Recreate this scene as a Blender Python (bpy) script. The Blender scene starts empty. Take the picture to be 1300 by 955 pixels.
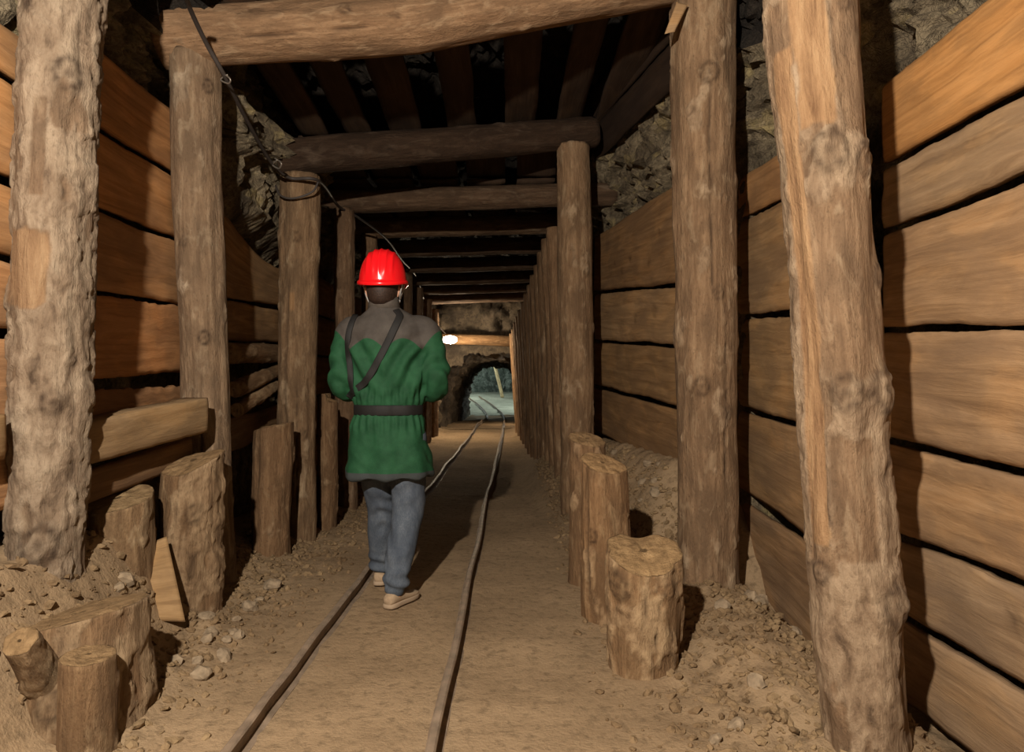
import bpy, bmesh, math, random
import numpy as np
from mathutils import Vector, Matrix, noise
from mathutils.bvhtree import BVHTree
PI = math.pi
C = bpy.context.scene.collection
random.seed(7)

# ------------------------------------------------------------------ camera
F = 900.0; CX, CY, CZ = 643.0, 478.0, 1.15
def P(px, py, Y):
    """world point seen at photo pixel (px,py) when it stands Y metres down the tunnel"""
    return Vector(((px-CX)/F*Y, Y, CZ-(py-CY)/F*Y))
cam = bpy.data.objects.new('camera', bpy.data.cameras.new('camera')); C.objects.link(cam)
cam.location = (0, 0, CZ); cam.rotation_euler = (PI/2, 0, 0)
cam.data.sensor_width = 36; cam.data.lens = F/1300*36
cam.data.shift_x = (650-CX)/1300; cam.data.shift_y = (CY-477.5)/1300
cam.data.clip_start = .02
bpy.context.scene.camera = cam
vs = bpy.context.scene.view_settings
vs.view_transform = 'Standard'; vs.look = 'None'; vs.gamma = 1; vs.exposure = 0; vs.use_curve_mapping = False

def sm(a, b, x):
    t = min(1, max(0, (x-a)/(b-a))); return t*t*(3-2*t)
def N(x, y, z): return noise.noise(Vector((x, y, z)))
def fbm(x, y, z, o=4): return noise.fractal(Vector((x, y, z)), 1.0, 2.0, o)
def lerp(a, b, t): return a+(b-a)*t

# ------------------------------------------------------------------ tagging
def tag(o, label=None, cat=None, group=None, kind=None):
    if label: o['label'] = label
    if cat: o['category'] = cat
    if group: o['group'] = group
    if kind: o['kind'] = kind
    return o
def mesh(name, V, Fc, mat, parent=None, attrs=None, smooth=True, mats=None, midx=None):
    me = bpy.data.meshes.new(name)
    me.from_pydata([tuple(v) for v in V], [], Fc)
    if attrs:
        for k, a in attrs.items():
            if k == 'gc':
                at = me.attributes.new('gc', 'FLOAT_VECTOR', 'POINT')
                at.data.foreach_set('vector', np.array([tuple(p) for p in a], dtype=np.float32).ravel())
            else:
                at = me.attributes.new(k, 'FLOAT', 'POINT')
                at.data.foreach_set('value', np.array(a, dtype=np.float32))
    for m in (mats or [mat]): me.materials.append(m)
    if midx: me.polygons.foreach_set('material_index', midx)
    if smooth: me.polygons.foreach_set('use_smooth', [True]*len(me.polygons))
    me.update()
    o = bpy.data.objects.new(name, me); C.objects.link(o)
    if parent: o.parent = parent
    return o
def empty(name, loc):
    o = bpy.data.objects.new(name, None); o.empty_display_size = .1
    C.objects.link(o); o.location = loc; return o
def recentre(o, p):
    """put the origin of a mesh object at point p"""
    p = Vector(p); o.data.transform(Matrix.Translation(-p)); o.location = p; return o

# ------------------------------------------------------------------ materials
class NT:
    def __init__(s, name, rough=.9, spec=.2):
        s.m = bpy.data.materials.new(name); s.m.use_nodes = True
        s.t = s.m.node_tree; s.t.nodes.clear()
        s.out = s.n('ShaderNodeOutputMaterial'); s.b = s.n('ShaderNodeBsdfPrincipled')
        s.b.inputs['Roughness'].default_value = rough
        s.b.inputs['Specular IOR Level'].default_value = spec
        s.l(s.b.outputs[0], s.out.inputs[0])
    def n(s, k, **kw):
        x = s.t.nodes.new(k)
        for a, b in kw.items(): setattr(x, a, b)
        return x
    def l(s, a, b): s.t.links.new(a, b)
    def attr(s, name, vec=False):
        x = s.n('ShaderNodeAttribute'); x.attribute_name = name
        return x.outputs['Vector' if vec else 'Fac']
    def obj(s): return s.n('ShaderNodeTexCoord').outputs['Object']
    def scale(s, v, sc, off=(0, 0, 0)):
        x = s.n('ShaderNodeMapping'); x.inputs['Scale'].default_value = sc; x.inputs['Location'].default_value = off
        s.l(v, x.inputs[0]); return x.outputs[0]
    def noise(s, v, sc, det=4, rough=.55, dist=0):
        x = s.n('ShaderNodeTexNoise'); x.inputs['Scale'].default_value = sc; x.inputs['Detail'].default_value = det
        x.inputs['Roughness'].default_value = rough; x.inputs['Distortion'].default_value = dist
        s.l(v, x.inputs['Vector']); return x.outputs['Fac']
    def voro(s, v, sc, feat='F1'):
        x = s.n('ShaderNodeTexVoronoi'); x.feature = feat; x.inputs['Scale'].default_value = sc
        s.l(v, x.inputs['Vector']); return x.outputs['Distance']
    def ramp(s, f, stops):
        x = s.n('ShaderNodeValToRGB'); e = x.color_ramp.elements
        while len(e) < len(stops): e.new(.5)
        for i, (p, c) in enumerate(stops):
            e[i].position = p
            e[i].color = (c, c, c, 1) if not hasattr(c, '__len__') else (*c, 1)
        s.l(f, x.inputs[0]); return x.outputs[0]
    def mix(s, f, a, b, mode='MIX'):
        x = s.n('ShaderNodeMix', data_type='RGBA', blend_type=mode)
        for sock, v in ((x.inputs[0], f), (x.inputs[6], a), (x.inputs[7], b)):
            if isinstance(v, (int, float)): sock.default_value = v
            elif isinstance(v, tuple): sock.default_value = (*v, 1)
            else: s.l(v, sock)
        return x.outputs[2]
    def math(s, op, a, b=0, c=0):
        x = s.n('ShaderNodeMath', operation=op)
        for i, v in enumerate((a, b, c)):
            if isinstance(v, (int, float)): x.inputs[i].default_value = v
            else: s.l(v, x.inputs[i])
        return x.outputs[0]
    def dim(s, c, k=.72): return s.mix(1.0, c, (k, k, k), 'MULTIPLY')
    def col(s, c):
        if isinstance(c, tuple): s.b.inputs['Base Color'].default_value = (*c, 1)
        else: s.l(c, s.b.inputs['Base Color'])
    def bump(s, h, dist=.01, st=1.0):
        x = s.n('ShaderNodeBump'); x.inputs['Distance'].default_value = dist; x.inputs['Strength'].default_value = st
        s.l(h, x.inputs['Height']); s.l(x.outputs[0], s.b.inputs['Normal'])

def log_material():
    s = NT('log_wood', .88, .15)
    g = s.attr('gc', True)
    streak = s.noise(s.scale(g, (38, 38, 4.2)), 1, 8, .68, .4)
    mott = s.noise(s.scale(g, (9, 9, 3.5)), 1, 6, .62, .4)
    fine = s.noise(s.scale(g, (85, 85, 40)), 1, 6, .72)
    patch = s.noise(s.scale(g, (16, 16, 7)), 1, 5, .6, .6)
    wood = s.ramp(streak, [(.25, (.15, .094, .058)), (.5, (.30, .20, .125)), (.72, (.46, .33, .215))])
    wood = s.mix(s.ramp(mott, [(.38, .9), (.56, 0.)]), wood, (.19, .128, .082))
    wood = s.mix(s.ramp(fine, [(.32, .6), (.46, 0.)]), wood, (.13, .088, .056))
    wood = s.mix(s.ramp(patch, [(.55, 0.), (.66, .55)]), wood, (.45, .345, .235))
    bark = s.ramp(patch, [(.28, (.12, .082, .055)), (.42, (.32, .23, .155)), (.6, (.48, .37, .26)), (.8, (.58, .46, .33))])
    bark = s.mix(s.ramp(fine, [(.3, .55), (.5, 0.)]), bark, (.16, .11, .075))
    fresh = s.ramp(streak, [(.3, (.22, .125, .068)), (.5, (.40, .25, .138)), (.72, (.56, .38, .22))])
    peel = s.attr('peel'); frs = s.attr('fresh')
    c = s.mix(peel, bark, wood); c = s.mix(frs, c, fresh)
    cap = s.attr('cap')
    capc = s.ramp(s.noise(g, 22, 5, .6, .4), [(.3, (.26, .18, .105)), (.55, (.46, .33, .20)), (.75, (.58, .43, .27))])
    c = s.mix(cap, c, capc)
    c = s.mix(s.attr('dark'), c, (.07, .045, .03))
    oi = s.n('ShaderNodeObjectInfo')
    c = s.dim(s.mix(1.0, c, oi.outputs['Color'], 'MULTIPLY'))
    s.col(c)
    h = s.math('ADD', s.math('MULTIPLY', streak, .8), s.math('MULTIPLY', fine, .55))
    h = s.math('ADD', h, s.math('MULTIPLY', patch, .8))
    s.bump(h, .016, .95)
    return s.m
def plank_material():
    s = NT('sawn_plank_wood', .85, .15)
    g = s.attr('gc', True)
    streak = s.noise(s.scale(g, (24, 24, 1.6)), 1, 8, .66, .9)
    mott = s.noise(s.scale(g, (5, 5, 2.2)), 1, 5, .6, .5)
    fine = s.noise(s.scale(g, (90, 90, 16)), 1, 4, .65)
    c = s.ramp(streak, [(.28, (.20, .130, .078)), (.48, (.36, .25, .150)), (.68, (.50, .365, .235))])
    c = s.mix(s.ramp(mott, [(.35, .75), (.58, 0.)]), c, (.25, .18, .125))
    c = s.mix(s.ramp(mott, [(.52, 0.), (.75, .5)]), c, (.58, .37, .19))
    c = s.mix(s.attr('dark'), c, (.07, .045, .03))
    oi = s.n('ShaderNodeObjectInfo')
    c = s.dim(s.mix(1.0, c, oi.outputs['Color'], 'MULTIPLY'))
    s.col(c)
    h = s.math('ADD', s.math('MULTIPLY', streak, .8), s.math('MULTIPLY', fine, .4))
    s.bump(h, .008, .6)
    return s.m
def rock_material(name, a, b, c_, d=None, sc=3.0):
    s = NT(name, .9, .2)
    g = s.obj()
    n1 = s.noise(g, sc, 8, .65, .6); n2 = s.noise(g, sc*9, 6, .7)
    gw = s.n('ShaderNodeVectorMath', operation='ADD'); s.l(g, gw.inputs[0]); tn = s.n('ShaderNodeTexNoise'); tn.inputs['Scale'].default_value = sc*3; s.l(g, tn.inputs['Vector']); s.l(tn.outputs['Color'], gw.inputs[1])
    v = s.voro(gw.outputs[0], sc*4, 'DISTANCE_TO_EDGE')
    c = s.ramp(n1, [(.3, a), (.5, b), (.68, c_)])
    c = s.mix(s.ramp(n2, [(.35, .8), (.55, 0.)]), c, a)
    if d: c = s.mix(s.ramp(s.noise(g, sc*1.7, 5, .6), [(.55, 0.), (.68, .7)]), c, d)
    s.col(s.dim(c, .70))
    h = s.math('ADD', s.math('MULTIPLY', n1, .9), s.math('MULTIPLY', n2, .5))
    h = s.math('ADD', h, s.math('MULTIPLY', s.math('MINIMUM', v, .10), .8))
    s.bump(h, .045, 1.0)
    return s.m
def ground_material(name, stops, bs=.6):
    s = NT(name, .95, .1)
    g = s.obj()
    n1 = s.noise(g, 1.6, 6, .6, .3); n2 = s.noise(g, 22, 6, .7); n3 = s.noise(g, 90, 4, .6)
    c = s.ramp(n1, stops)
    c = s.mix(s.ramp(n2, [(.32, .7), (.5, 0.)]), c, tuple(x*.55 for x in stops[0][1]))
    c = s.mix(s.ramp(n3, [(.62, 0.), (.78, .45)]), c, (.48, .38, .26))
    s.col(s.mix(1.0, c, (.72, .665, .575), 'MULTIPLY'))
    s.bump(s.math('ADD', s.math('MULTIPLY', n2, .8), s.math('MULTIPLY', n3, .35)), .02, bs)
    return s.m
def plain(name, c, rough=.7, spec=.3, metal=0, nsc=0, amt=.3, bd=0, tint=False):
    s = NT(name, rough, spec)
    s.b.inputs['Metallic'].default_value = metal
    cc = c
    if nsc:
        n = s.noise(s.obj(), nsc, 5, .6)
        cc = s.ramp(n, [(.3, tuple(x*(1-amt) for x in c)), (.7, tuple(min(1, x*(1+amt)) for x in c))])
        if bd: s.bump(n, bd, .6)
    s.col(cc); return s.m
def emit(name, c, st):
    s = NT(name); s.b.inputs['Emission Color'].default_value = (*c, 1); s.b.inputs['Emission Strength'].default_value = st
    s.col(c); return s.m

LOG = log_material(); PLANK = plank_material()
ROCK = rock_material('mine_rock', (.07, .052, .034), (.24, .185, .115), (.44, .35, .22), (.52, .40, .18))
ROCKFAR = rock_material('gallery_rock', (.05, .038, .028), (.13, .098, .066), (.22, .165, .11), None, 1.5)
ROCKDARK = rock_material('shade_tinted_roof_rock', (.014, .011, .009), (.035, .027, .02), (.065, .05, .036), None, 3.0)  # roof shade put into the colour, so lit gaps stay dark
ROCKGREEN = rock_material('pale_green_rock', (.05, .06, .05), (.17, .20, .17), (.55, .60, .53), None, 1.0)
GROUND = ground_material('packed_earth', [(.3, (.31, .228, .152)), (.5, (.39, .29, .195)), (.7, (.46, .345, .235))])
GRAVEL = ground_material('loose_rubble', [(.3, (.19, .13, .08)), (.5, (.30, .215, .135)), (.7, (.40, .30, .19))])
WETFLOOR = ground_material('pale_wet_floor', [(.3, (.36, .40, .375)), (.5, (.46, .50, .47)), (.7, (.58, .62, .58))])
STEEL = plain('dusty_rail_steel', (.20, .145, .10), .6, .4, 0, 14, .35, .004)
CABLE = plain('black_rubber_cable', (.05, .04, .035), .6, .3)
WIRE = plain('bare_wire', (.35, .30, .25), .4, .5, .7)

# ------------------------------------------------------------------ round timber
def log(name, pts, seed, label, cat, group=None, bark=.5, tint=(1, 1, 1), nseg=64, step=.02, peels=(), freshes=(),
        knots=(), cracks=(), capf=None, rough=1.0, lump=.05, parent=None, thr=0.0, flare=0, mat=None, botcap=True):
    """pts: list of (x,y,z,r) axis stations.  angle 0 faces -Y (the camera), positive toward +X for uprights"""
    S = [Vector(p[:3]) for p in pts]; R = [p[3] for p in pts]
    L = [0]
    for i in range(1, len(S)): L.append(L[-1]+(S[i]-S[i-1]).length)
    T = L[-1]; n = max(6, int(T/step))
    V, A = [], {'gc': [], 'peel': [], 'fresh': [], 'cap': [], 'dark': []}
    ax = (S[-1]-S[0]).normalized()
    w = Vector((0, -1, 0)); w = (w-ax*w.dot(ax)).normalized(); u = ax.cross(w)
    so = seed*7.31
    def station(s):
        for i in range(len(L)-1):
            if s <= L[i+1] or i == len(L)-2:
                t = (s-L[i])/(L[i+1]-L[i]); return S[i].lerp(S[i+1], t), lerp(R[i], R[i+1], t)
    def surf(s, th, t):
        c, r = station(s)
        cs, sn = math.cos(th), math.sin(th)
        qx, qy = cs*r, sn*r
        rr = r*(1+lump*N(cs*1.1+so, sn*1.1, s*1.6)*1.6+lump*.7*N(cs*2.6, sn*2.6+so, s*4))
        pl = 0
        pn = fbm(qx*11+so, qy*11, s*5, 4)*.9+N(qx*5, qy*5+so, s*1.7)*.6
        pl = 1-sm(-.04, .06, (bark-.5)*1.6-pn) if False else sm(-.05, .05, pn-(bark-.5)*1.6)
        ed = .22*fbm(qx*16+so, qy*16, s*7, 3)
        for (a, aw, s0, s1) in peels:
            da = abs((th-a+PI) % (2*PI)-PI)
            d = min(1-da/aw, (s-s0)/(aw*r)+0, (s1-s)/(aw*r)+0)
            pl = max(pl, sm(-.05, .08, d+ed))
        fr = 0
        for (a, aw, s0, s1) in freshes:
            da = abs((th-a+PI) % (2*PI)-PI)
            d = min(1-da/aw, (s-s0)/(aw*r), (s1-s)/(aw*r))
            f_ = sm(-.05, .1, d+ed*1.3); fr = max(fr, f_)
        pl = max(pl, fr)
        bk = fbm(qx*14+so, qy*14, s*9, 4)*.42+.5*sm(-.02, .06, fbm(qx*9+so, qy*9+4, s*11, 3))-.25+.22*fbm(qx*40+so, qy*40, s*34, 3)
        rr += (1-pl)*(.006+.0085*rough*bk)
        rr += pl*.0035*rough*fbm(qx*22, qy*22+so, s*3.5, 3)
        rr += .0022*rough*N(qx*45+so, qy*45, s*4)
        dk = 0
        for (a, sk, sz) in knots:
            da = ((th-a+PI) % (2*PI)-PI)*r; ds = s-sk
            q = math.hypot(da, ds*.8)/sz
            if q < 2.2:
                rr += sz*.42*math.exp(-q*q*1.1)-sz*.2*math.exp(-q*q*9)
                rr += sz*.06*math.sin(q*9)*math.exp(-q)
                dk = max(dk, .95*math.exp(-((q-.8)/.3)**2)*(.6+.7*N(da*50, ds*50, so)), .65*math.exp(-q*q*9))
        for (a, s0, s1, wd) in cracks:
            if s0 < s < s1:
                aa = a+.12*N(s*2.5, so, 0)+.04*N(s*14, so, 3)
                da = abs((th-aa+PI) % (2*PI)-PI)*r
                e = sm(s0, s0+.15, s)*(1-sm(s1-.15, s1, s))
                k = math.exp(-(da/wd)**2)*e
                rr -= .02*k; dk = max(dk, .85*k)
        # bend
        off = u*(.012*N(s*1.1, so, 9))+w*(.012*N(s*1.1, so, 19))
        return c+off+(w*cs+u*sn)*rr, pl, fr, dk
    for i in range(n+1):
        s = T*i/n
        for j in range(nseg):
            th = 2*PI*j/nseg
            p, pl, fr, dk = surf(s, th, i/n)
            if capf and i > n*.5:   # slanted / notched cut at the top end
                k = sm(.5, 1, i/n)
                p = p+ax*capf(math.sin(th), math.cos(th))*k
            V.append(p); A['gc'].append((math.cos(th)*R[0]+seed*3.1, math.sin(th)*R[0], s)); A['peel'].append(pl)
            A['fresh'].append(fr); A['cap'].append(0); A['dark'].append(dk)
    Fc = []
    for i in range(n):
        for j in range(nseg):
            k = (j+1) % nseg
            Fc.append((i*nseg+j, i*nseg+k, (i+1)*nseg+k, (i+1)*nseg+j))
    def cap(row, sgn):
        base = row*nseg; cen = Vector()
        for j in range(nseg): cen += V[base+j]
        cen /= nseg; prev = None
        K = 9
        for q in range(K):
            f = 1-q/K
            if q == 0: f = .985
            ring = len(V)
            for j in range(nseg):
                e = V[base+j]; p = cen+(e-cen)*f
                p = p+ax*sgn*(.004*fbm(p.x*30, p.y*30, so, 3)+.004*N(p.x*8, p.y*8, so)+ (.004 if q else 0))
                V.append(p); A['gc'].append((p.x*1.0+seed, p.y, p.z)); A['peel'].append(1); A['fresh'].append(0)
                A['cap'].append(1); A['dark'].append(.35*max(0, math.sin(f*46+2*N(p.x*9, p.y*9, so)))**4*.6)
            src = base if q == 0 else prev
            for j in range(nseg):
                k = (j+1) % nseg; q4 = (src+j, src+k, ring+k, ring+j)
                Fc.append(q4 if sgn > 0 else q4[::-1])
            prev = ring
        V.append(cen); A['gc'].append(tuple(cen)); A['peel'].append(1); A['fresh'].append(0); A['cap'].append(1); A['dark'].append(.3)
        for j in range(nseg):
            k = (j+1) % nseg; t3 = (prev+j, prev+k, len(V)-1); Fc.append(t3 if sgn > 0 else t3[::-1])
    cap(n, 1)
    if botcap: cap(0, -1)
    o = mesh(name, V, Fc, mat or LOG, parent, A)
    # fix winding if needed
    if ax.dot(w.cross(u)) < 0: pass
    bm = bmesh.new(); bm.from_mesh(o.data); bmesh.ops.recalc_face_normals(bm, faces=bm.faces); bm.to_mesh(o.data); bm.free()
    o.color = (*tint, 1)
    recentre(o, S[0])
    if label: tag(o, label, cat, group)
    return o

def plank(name, bl, br, tr, tl, th, nrm, seed, label, group, tint=(1, 1, 1), cat='plank', edge=.012, bow=.01, res=.03,
          topf=None, knots=(), mat=None, jag=0):
    """four front corners (Vectors), thickness th away from nrm"""
    bl, br, tr, tl = map(Vector, (bl, br, tr, tl)); nrm = Vector(nrm).normalized()
    Lh = (br-bl).length; H = (tl-bl).length
    nu = max(8, int(Lh/res)); nv = max(6, int(H/res*1.3)); so = seed*5.17
    V, A = [], {'gc': [], 'dark': []}
    up = (tl-bl).normalized()
    def pt(a, b, back):
        p = bl.lerp(br, a).lerp(tl.lerp(tr, a), b)
        e0 = edge*(N(a*Lh*2.2, so, 1)+.4*N(a*Lh*9, so, 2)+jag*.6*N(a*Lh*28, so, 5)); e1 = edge*(N(a*Lh*2.2, so, 7)+.4*N(a*Lh*9, so, 8)+jag*N(a*Lh*28, so, 6))
        p = p+up*(e0*(1-b)+e1*b)
        if topf: p = p+up*topf(a)*b
        d = bow*N(a*Lh*1.1, b*1.2, so)+.006*N(a*Lh*5, b*H*9, so)+.0018*fbm(a*Lh*4, b*H*60, so, 3)
        rnd = .008*(max(0, 1-b*nv/1.2)+max(0, 1-(1-b)*nv/1.2)+max(0, 1-a*nu/1.0)+max(0, 1-(1-a)*nu/1.0))
        dk = 0
        for (ka, kb, sz) in knots:
            q = math.hypot((a-ka)*Lh, (b-kb)*H)/sz
            if q < 2: d -= sz*.12*math.exp(-q*q*3); dk = max(dk, .8*math.exp(-q*q*4)+.35*math.exp(-((q-1)/.2)**2))
        return p+nrm*(d-min(rnd, .012) if not back else -th+d+min(rnd, .012)), (b*H+seed*1.7, d*0+(.3 if back else 0), a*Lh), dk
    idx = {}
    for back in (0, 1):
        for i in range(nu+1):
            for j in range(nv+1):
                p, g, dk = pt(i/nu, j/nv, back)
                idx[(back, i, j)] = len(V); V.append(p); A['gc'].append(g); A['dark'].append(dk)
    Fc = []
    for back in (0, 1):
        for i in range(nu):
            for j in range(nv):
                q = (idx[back, i, j], idx[back, i+1, j], idx[back, i+1, j+1], idx[back, i, j+1]); Fc.append(q[::-1] if back else q)
    for i in range(nu):
        for j in (0, nv):
            Fc.append((idx[0, i, j], idx[0, i+1, j], idx[1, i+1, j], idx[1, i, j]))
    for j in range(nv):
        for i in (0, nu):
            Fc.append((idx[0, i, j], idx[0, i, j+1], idx[1, i, j+1], idx[1, i, j]))
    o = mesh(name, V, Fc, mat or PLANK, None, A)
    bm = bmesh.new(); bm.from_mesh(o.data); bmesh.ops.recalc_face_normals(bm, faces=bm.faces); bm.to_mesh(o.data); bm.free()
    o.color = (*tint, 1); recentre(o, bl)
    return tag(o, label, cat, group)

def tube(name, pts, r, mat, parent=None, n=10, closed=False, sub=8, rf=None):
    pts = [Vector(p) for p in pts]; Q = []
    m = len(pts)
    for i in range(m-1):
        p0 = pts[max(0, i-1)]; p1 = pts[i]; p2 = pts[i+1]; p3 = pts[min(m-1, i+2)]
        for k in range(sub):
            t = k/sub
            Q.append(.5*((2*p1)+(p2-p0)*t+(2*p0-5*p1+4*p2-p3)*t*t+(3*p1-p0-3*p2+p3)*t**3))
    Q.append(pts[-1]); V, Fc = [], []
    up = Vector((0, 0, 1))
    for i, q in enumerate(Q):
        d = (Q[min(i+1, len(Q)-1)]-Q[max(i-1, 0)]).normalized()
        a = d.cross(up)
        if a.length < .1: a = d.cross(Vector((1, 0, 0)))
        a.normalize(); b = a.cross(d)
        rr = rf(i/(len(Q)-1)) if rf else r
        for j in range(n): V.append(q+(a*math.cos(2*PI*j/n)+b*math.sin(2*PI*j/n))*rr)
    for i in range(len(Q)-1):
        for j in range(n):
            k = (j+1) % n; Fc.append((i*n+j, i*n+k, (i+1)*n+k, (i+1)*n+j))
    Fc.append(tuple(range(n))[::-1]); Fc.append(tuple((len(Q)-1)*n+j for j in range(n)))
    if name is None: return V, Fc
    return mesh(name, V, Fc, mat, parent)

# ------------------------------------------------------------------ ground profile
def floor_slope(Y):
    return 0 if Y < 15 else lerp(0, -.33, sm(15, 26, Y)) + .62*sm(27, 39, Y)
def xr(Y):   # inner face of the right-hand timber wall
    if Y < 3.6: return lerp(1.51, 1.46, sm(2.8, 3.1, Y))
    if Y < 6.6: return lerp(1.46, 1.9-.17*Y, sm(3.6, 4.4, Y))
    return max(.52, .778-.035*(Y-6.6))
def xl(Y): return -1.78
def gz(x, Y):
    z = floor_slope(Y)
    d = xr(Y)-x
    z += .60*sm(.62, .0, d)*sm(3.75, 4.6, Y)*(1-sm(7, 10, Y)*.85)
    z += .10*math.exp(-((x-1.02)/.22)**2)*sm(4.6, 3.9, Y)*sm(2.2, 2.9, Y)
    z -= .13*sm(.22, .05, d)*sm(4.2, 3.5, Y)
    z += .36*sm(-1.36, -1.68, x)*sm(3.45, 2.9, Y)
    z += .10*sm(-1.3, -1.7, x)
    z += .05*sm(-1.05, -1.35, x)*sm(3.6, 3.0, Y)
    side = max(sm(-.95, -1.4, x), sm(.45, .75, x))
    z += side*.035*max(0, fbm(x*5+9, Y*5, 2.2, 3))+.018*fbm(x*1.3, Y*1.3, 3.3, 3)+(.004+.022*side)*fbm(x*7, Y*7, 1.1, 4)
    return z

def grid(name, xs, ys, fz, mat):
    V = [(x, y, fz(x, y)) for y in ys for x in xs]; n = len(xs)
    Fc = [(j*n+i, j*n+i+1, (j+1)*n+i+1, (j+1)*n+i) for j in range(len(ys)-1) for i in range(n-1)]
    return mesh(name, V, Fc, mat)
def rng(a, b, st):
    n = max(1, int(round((b-a)/st))); return [a+(b-a)*i/n for i in range(n+1)]
o = grid('floor', rng(-2.4, 1.9, .028), rng(-2.5, 1.6, .12)+rng(1.65, 7, .028)+rng(7.08, 15.6, .08), gz, GROUND); tag(o, kind='structure')
o = grid('floor', rng(-2.2, 1.6, .1), rng(15.4, 27.2, .15), lambda x, y: gz(min(x, .1), y)+.01 if y < 15.7 else floor_slope(y)+.03*fbm(x*2, y*2, 5, 3), GROUND); tag(o, kind='structure')
o = grid('floor', rng(-5, 5, .2), rng(26.6, 40, .2), lambda x, y: floor_slope(y)+.05*fbm(x*1.2, y*1.2, 5, 3)+.01, WETFLOOR); tag(o, kind='structure')

# ------------------------------------------------------------------ rock shell
def shell_profile(Y):
    H = lerp(lerp(3.40, 3.86, sm(3.6, 4.3, Y)), 3.35, sm(5.5, 8.5, Y)); L_ = xl(Y)-.14; R_ = xr(Y)+.16
    return [(L_-.02, -.5), (L_-.03, .6), (L_, 1.5), (L_-.04, 2.3), (L_-.06, 2.75), (L_+.22, H-.28), (L_+1.0, H-.05),
            ((L_+R_)/2, H+.05), (R_-.9, H-.05), (R_-.28, H-.28), (R_+.02, 2.75), (R_+.03, 2.3), (R_, 1.5), (R_+.03, .6), (R_+.02, -.5)]
def cat(pts, t):
    m = len(pts)-1; f = min(m-1e-6, t*m); i = int(f); t = f-i
    g = lambda k: Vector(pts[min(m, max(0, k))]+(0,))
    p0, p1, p2, p3 = g(i-1), g(i), g(i+1), g(i+2)
    return .5*((2*p1)+(p2-p0)*t+(2*p0-5*p1+4*p2-p3)*t*t+(3*p1-p0-3*p2+p3)*t**3)
def rockdisp(p, amp):
    q = p*1.0
    w_ = .5*N(q.x*3, q.y*3, q.z*3)
    v = noise.voronoi(Vector((q.x*3.1+w_, q.y*3.1+w_, q.z*4.6-w_+q.y*1.3)))[0]
    v2 = noise.voronoi(Vector((q.x*8, q.y*7, q.z*10)))[0]
    return amp*(.9*(v[0])-.35+.5*fbm(q.x*1.8, q.y*1.8, q.z*1.8, 3)+.35*(v2[1]-v2[0])+.30*fbm(q.x*9, q.y*9, q.z*16, 4))
ys = rng(-1.8, 2.2, .12)+rng(2.24, 7.6, .034)+rng(7.7, 15.4, .14)
def shell(name, t0, t1, nt, mt=None):
    V = []; n = nt+1
    for Y in ys:
        pr = shell_profile(Y)
        for k in range(n):
            t = t0+(t1-t0)*k/nt
            p = cat(pr, t); q = cat(pr, min(1, t+.004)); d = (q-cat(pr, max(0, t-.004)))
            nn = Vector((d.y, 0, -d.x)); nn.normalize()
            w = Vector((p.x, Y, p.y))
            amp = .10+.13*sm(2.15, 2.6, p.y)
            if Y > 7.6: amp *= .8
            V.append(w+nn*(rockdisp(w, amp)-.05*(1-sm(2.1, 2.5, p.y))+.07*sm(2.3, 2.75, p.y)*(1-sm(3.0, 3.3, p.y))+(.30*sm(2.0, 2.25, p.y)*(1-sm(2.85, 3.15, p.y))*sm(4.1, 4.4, Y)*(1-sm(6, 6.6, Y)) if p.x < -.8 else 0)))
    Fc = [(j*n+i, (j+1)*n+i, (j+1)*n+i+1, j*n+i+1) for j in range(len(ys)-1) for i in range(nt)]
    o = mesh(name, V, Fc, mt or ROCK, smooth=False); tag(o, kind='structure'); return o
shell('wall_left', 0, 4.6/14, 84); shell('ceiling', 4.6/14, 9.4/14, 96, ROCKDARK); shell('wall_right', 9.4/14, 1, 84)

# end wall with the arched opening, then the low rock gallery behind it
def arch(Y, t):   # t 0..1 left foot -> right foot
    c, hw, h = lerp(-.32, -.42, sm(15, 26, Y)), lerp(1.08, .98, sm(15, 26, Y)), lerp(1.62, 1.52, sm(15, 26, Y))
    fl = floor_slope(Y)-.15
    a = PI*(1-t); cs, sn = math.cos(a), math.sin(a)
    x = c+hw*(abs(cs)**.8)*(1 if cs > 0 else -1); z = fl+(h-fl)*(sn**.55)
    return Vector((x, Y, z))
V = []; n = 97; yy = rng(14.95, 27, .16)
for Y in yy:
    for k in range(n):
        p = arch(Y, k/(n-1)); c = Vector((-.35, Y, .6)); d = (p-c).normalized()
        V.append(p+d*rockdisp(p*.8, .22))
Fc = [(j*n+i, (j+1)*n+i, (j+1)*n+i+1, j*n+i+1) for j in range(len(yy)-1) for i in range(n-1)]
o = mesh('wall_gallery', V, Fc, ROCKFAR); tag(o, kind='structure')
ringv = V[:n]; V = []; K = 26
pr = shell_profile(15.0)
for q in range(K+1):
    f = q/K
    for k in range(n):
        t = k/(n-1)
        p = ringv[k]; w2 = cat(pr, t); w = Vector((w2.x*1.15, 15.0, w2.y*1.1))
        a = p.lerp(w, f); a.y = 14.95+(rockdisp(a, .35)-.1)*min(1, f*4)-.12*f
        V.append(a)
Fc = [(j*n+i, (j+1)*n+i, (j+1)*n+i+1, j*n+i+1) for j in range(K) for i in range(n-1)]
o = mesh('wall_far', V, Fc, ROCKFAR); tag(o, kind='structure')
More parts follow.
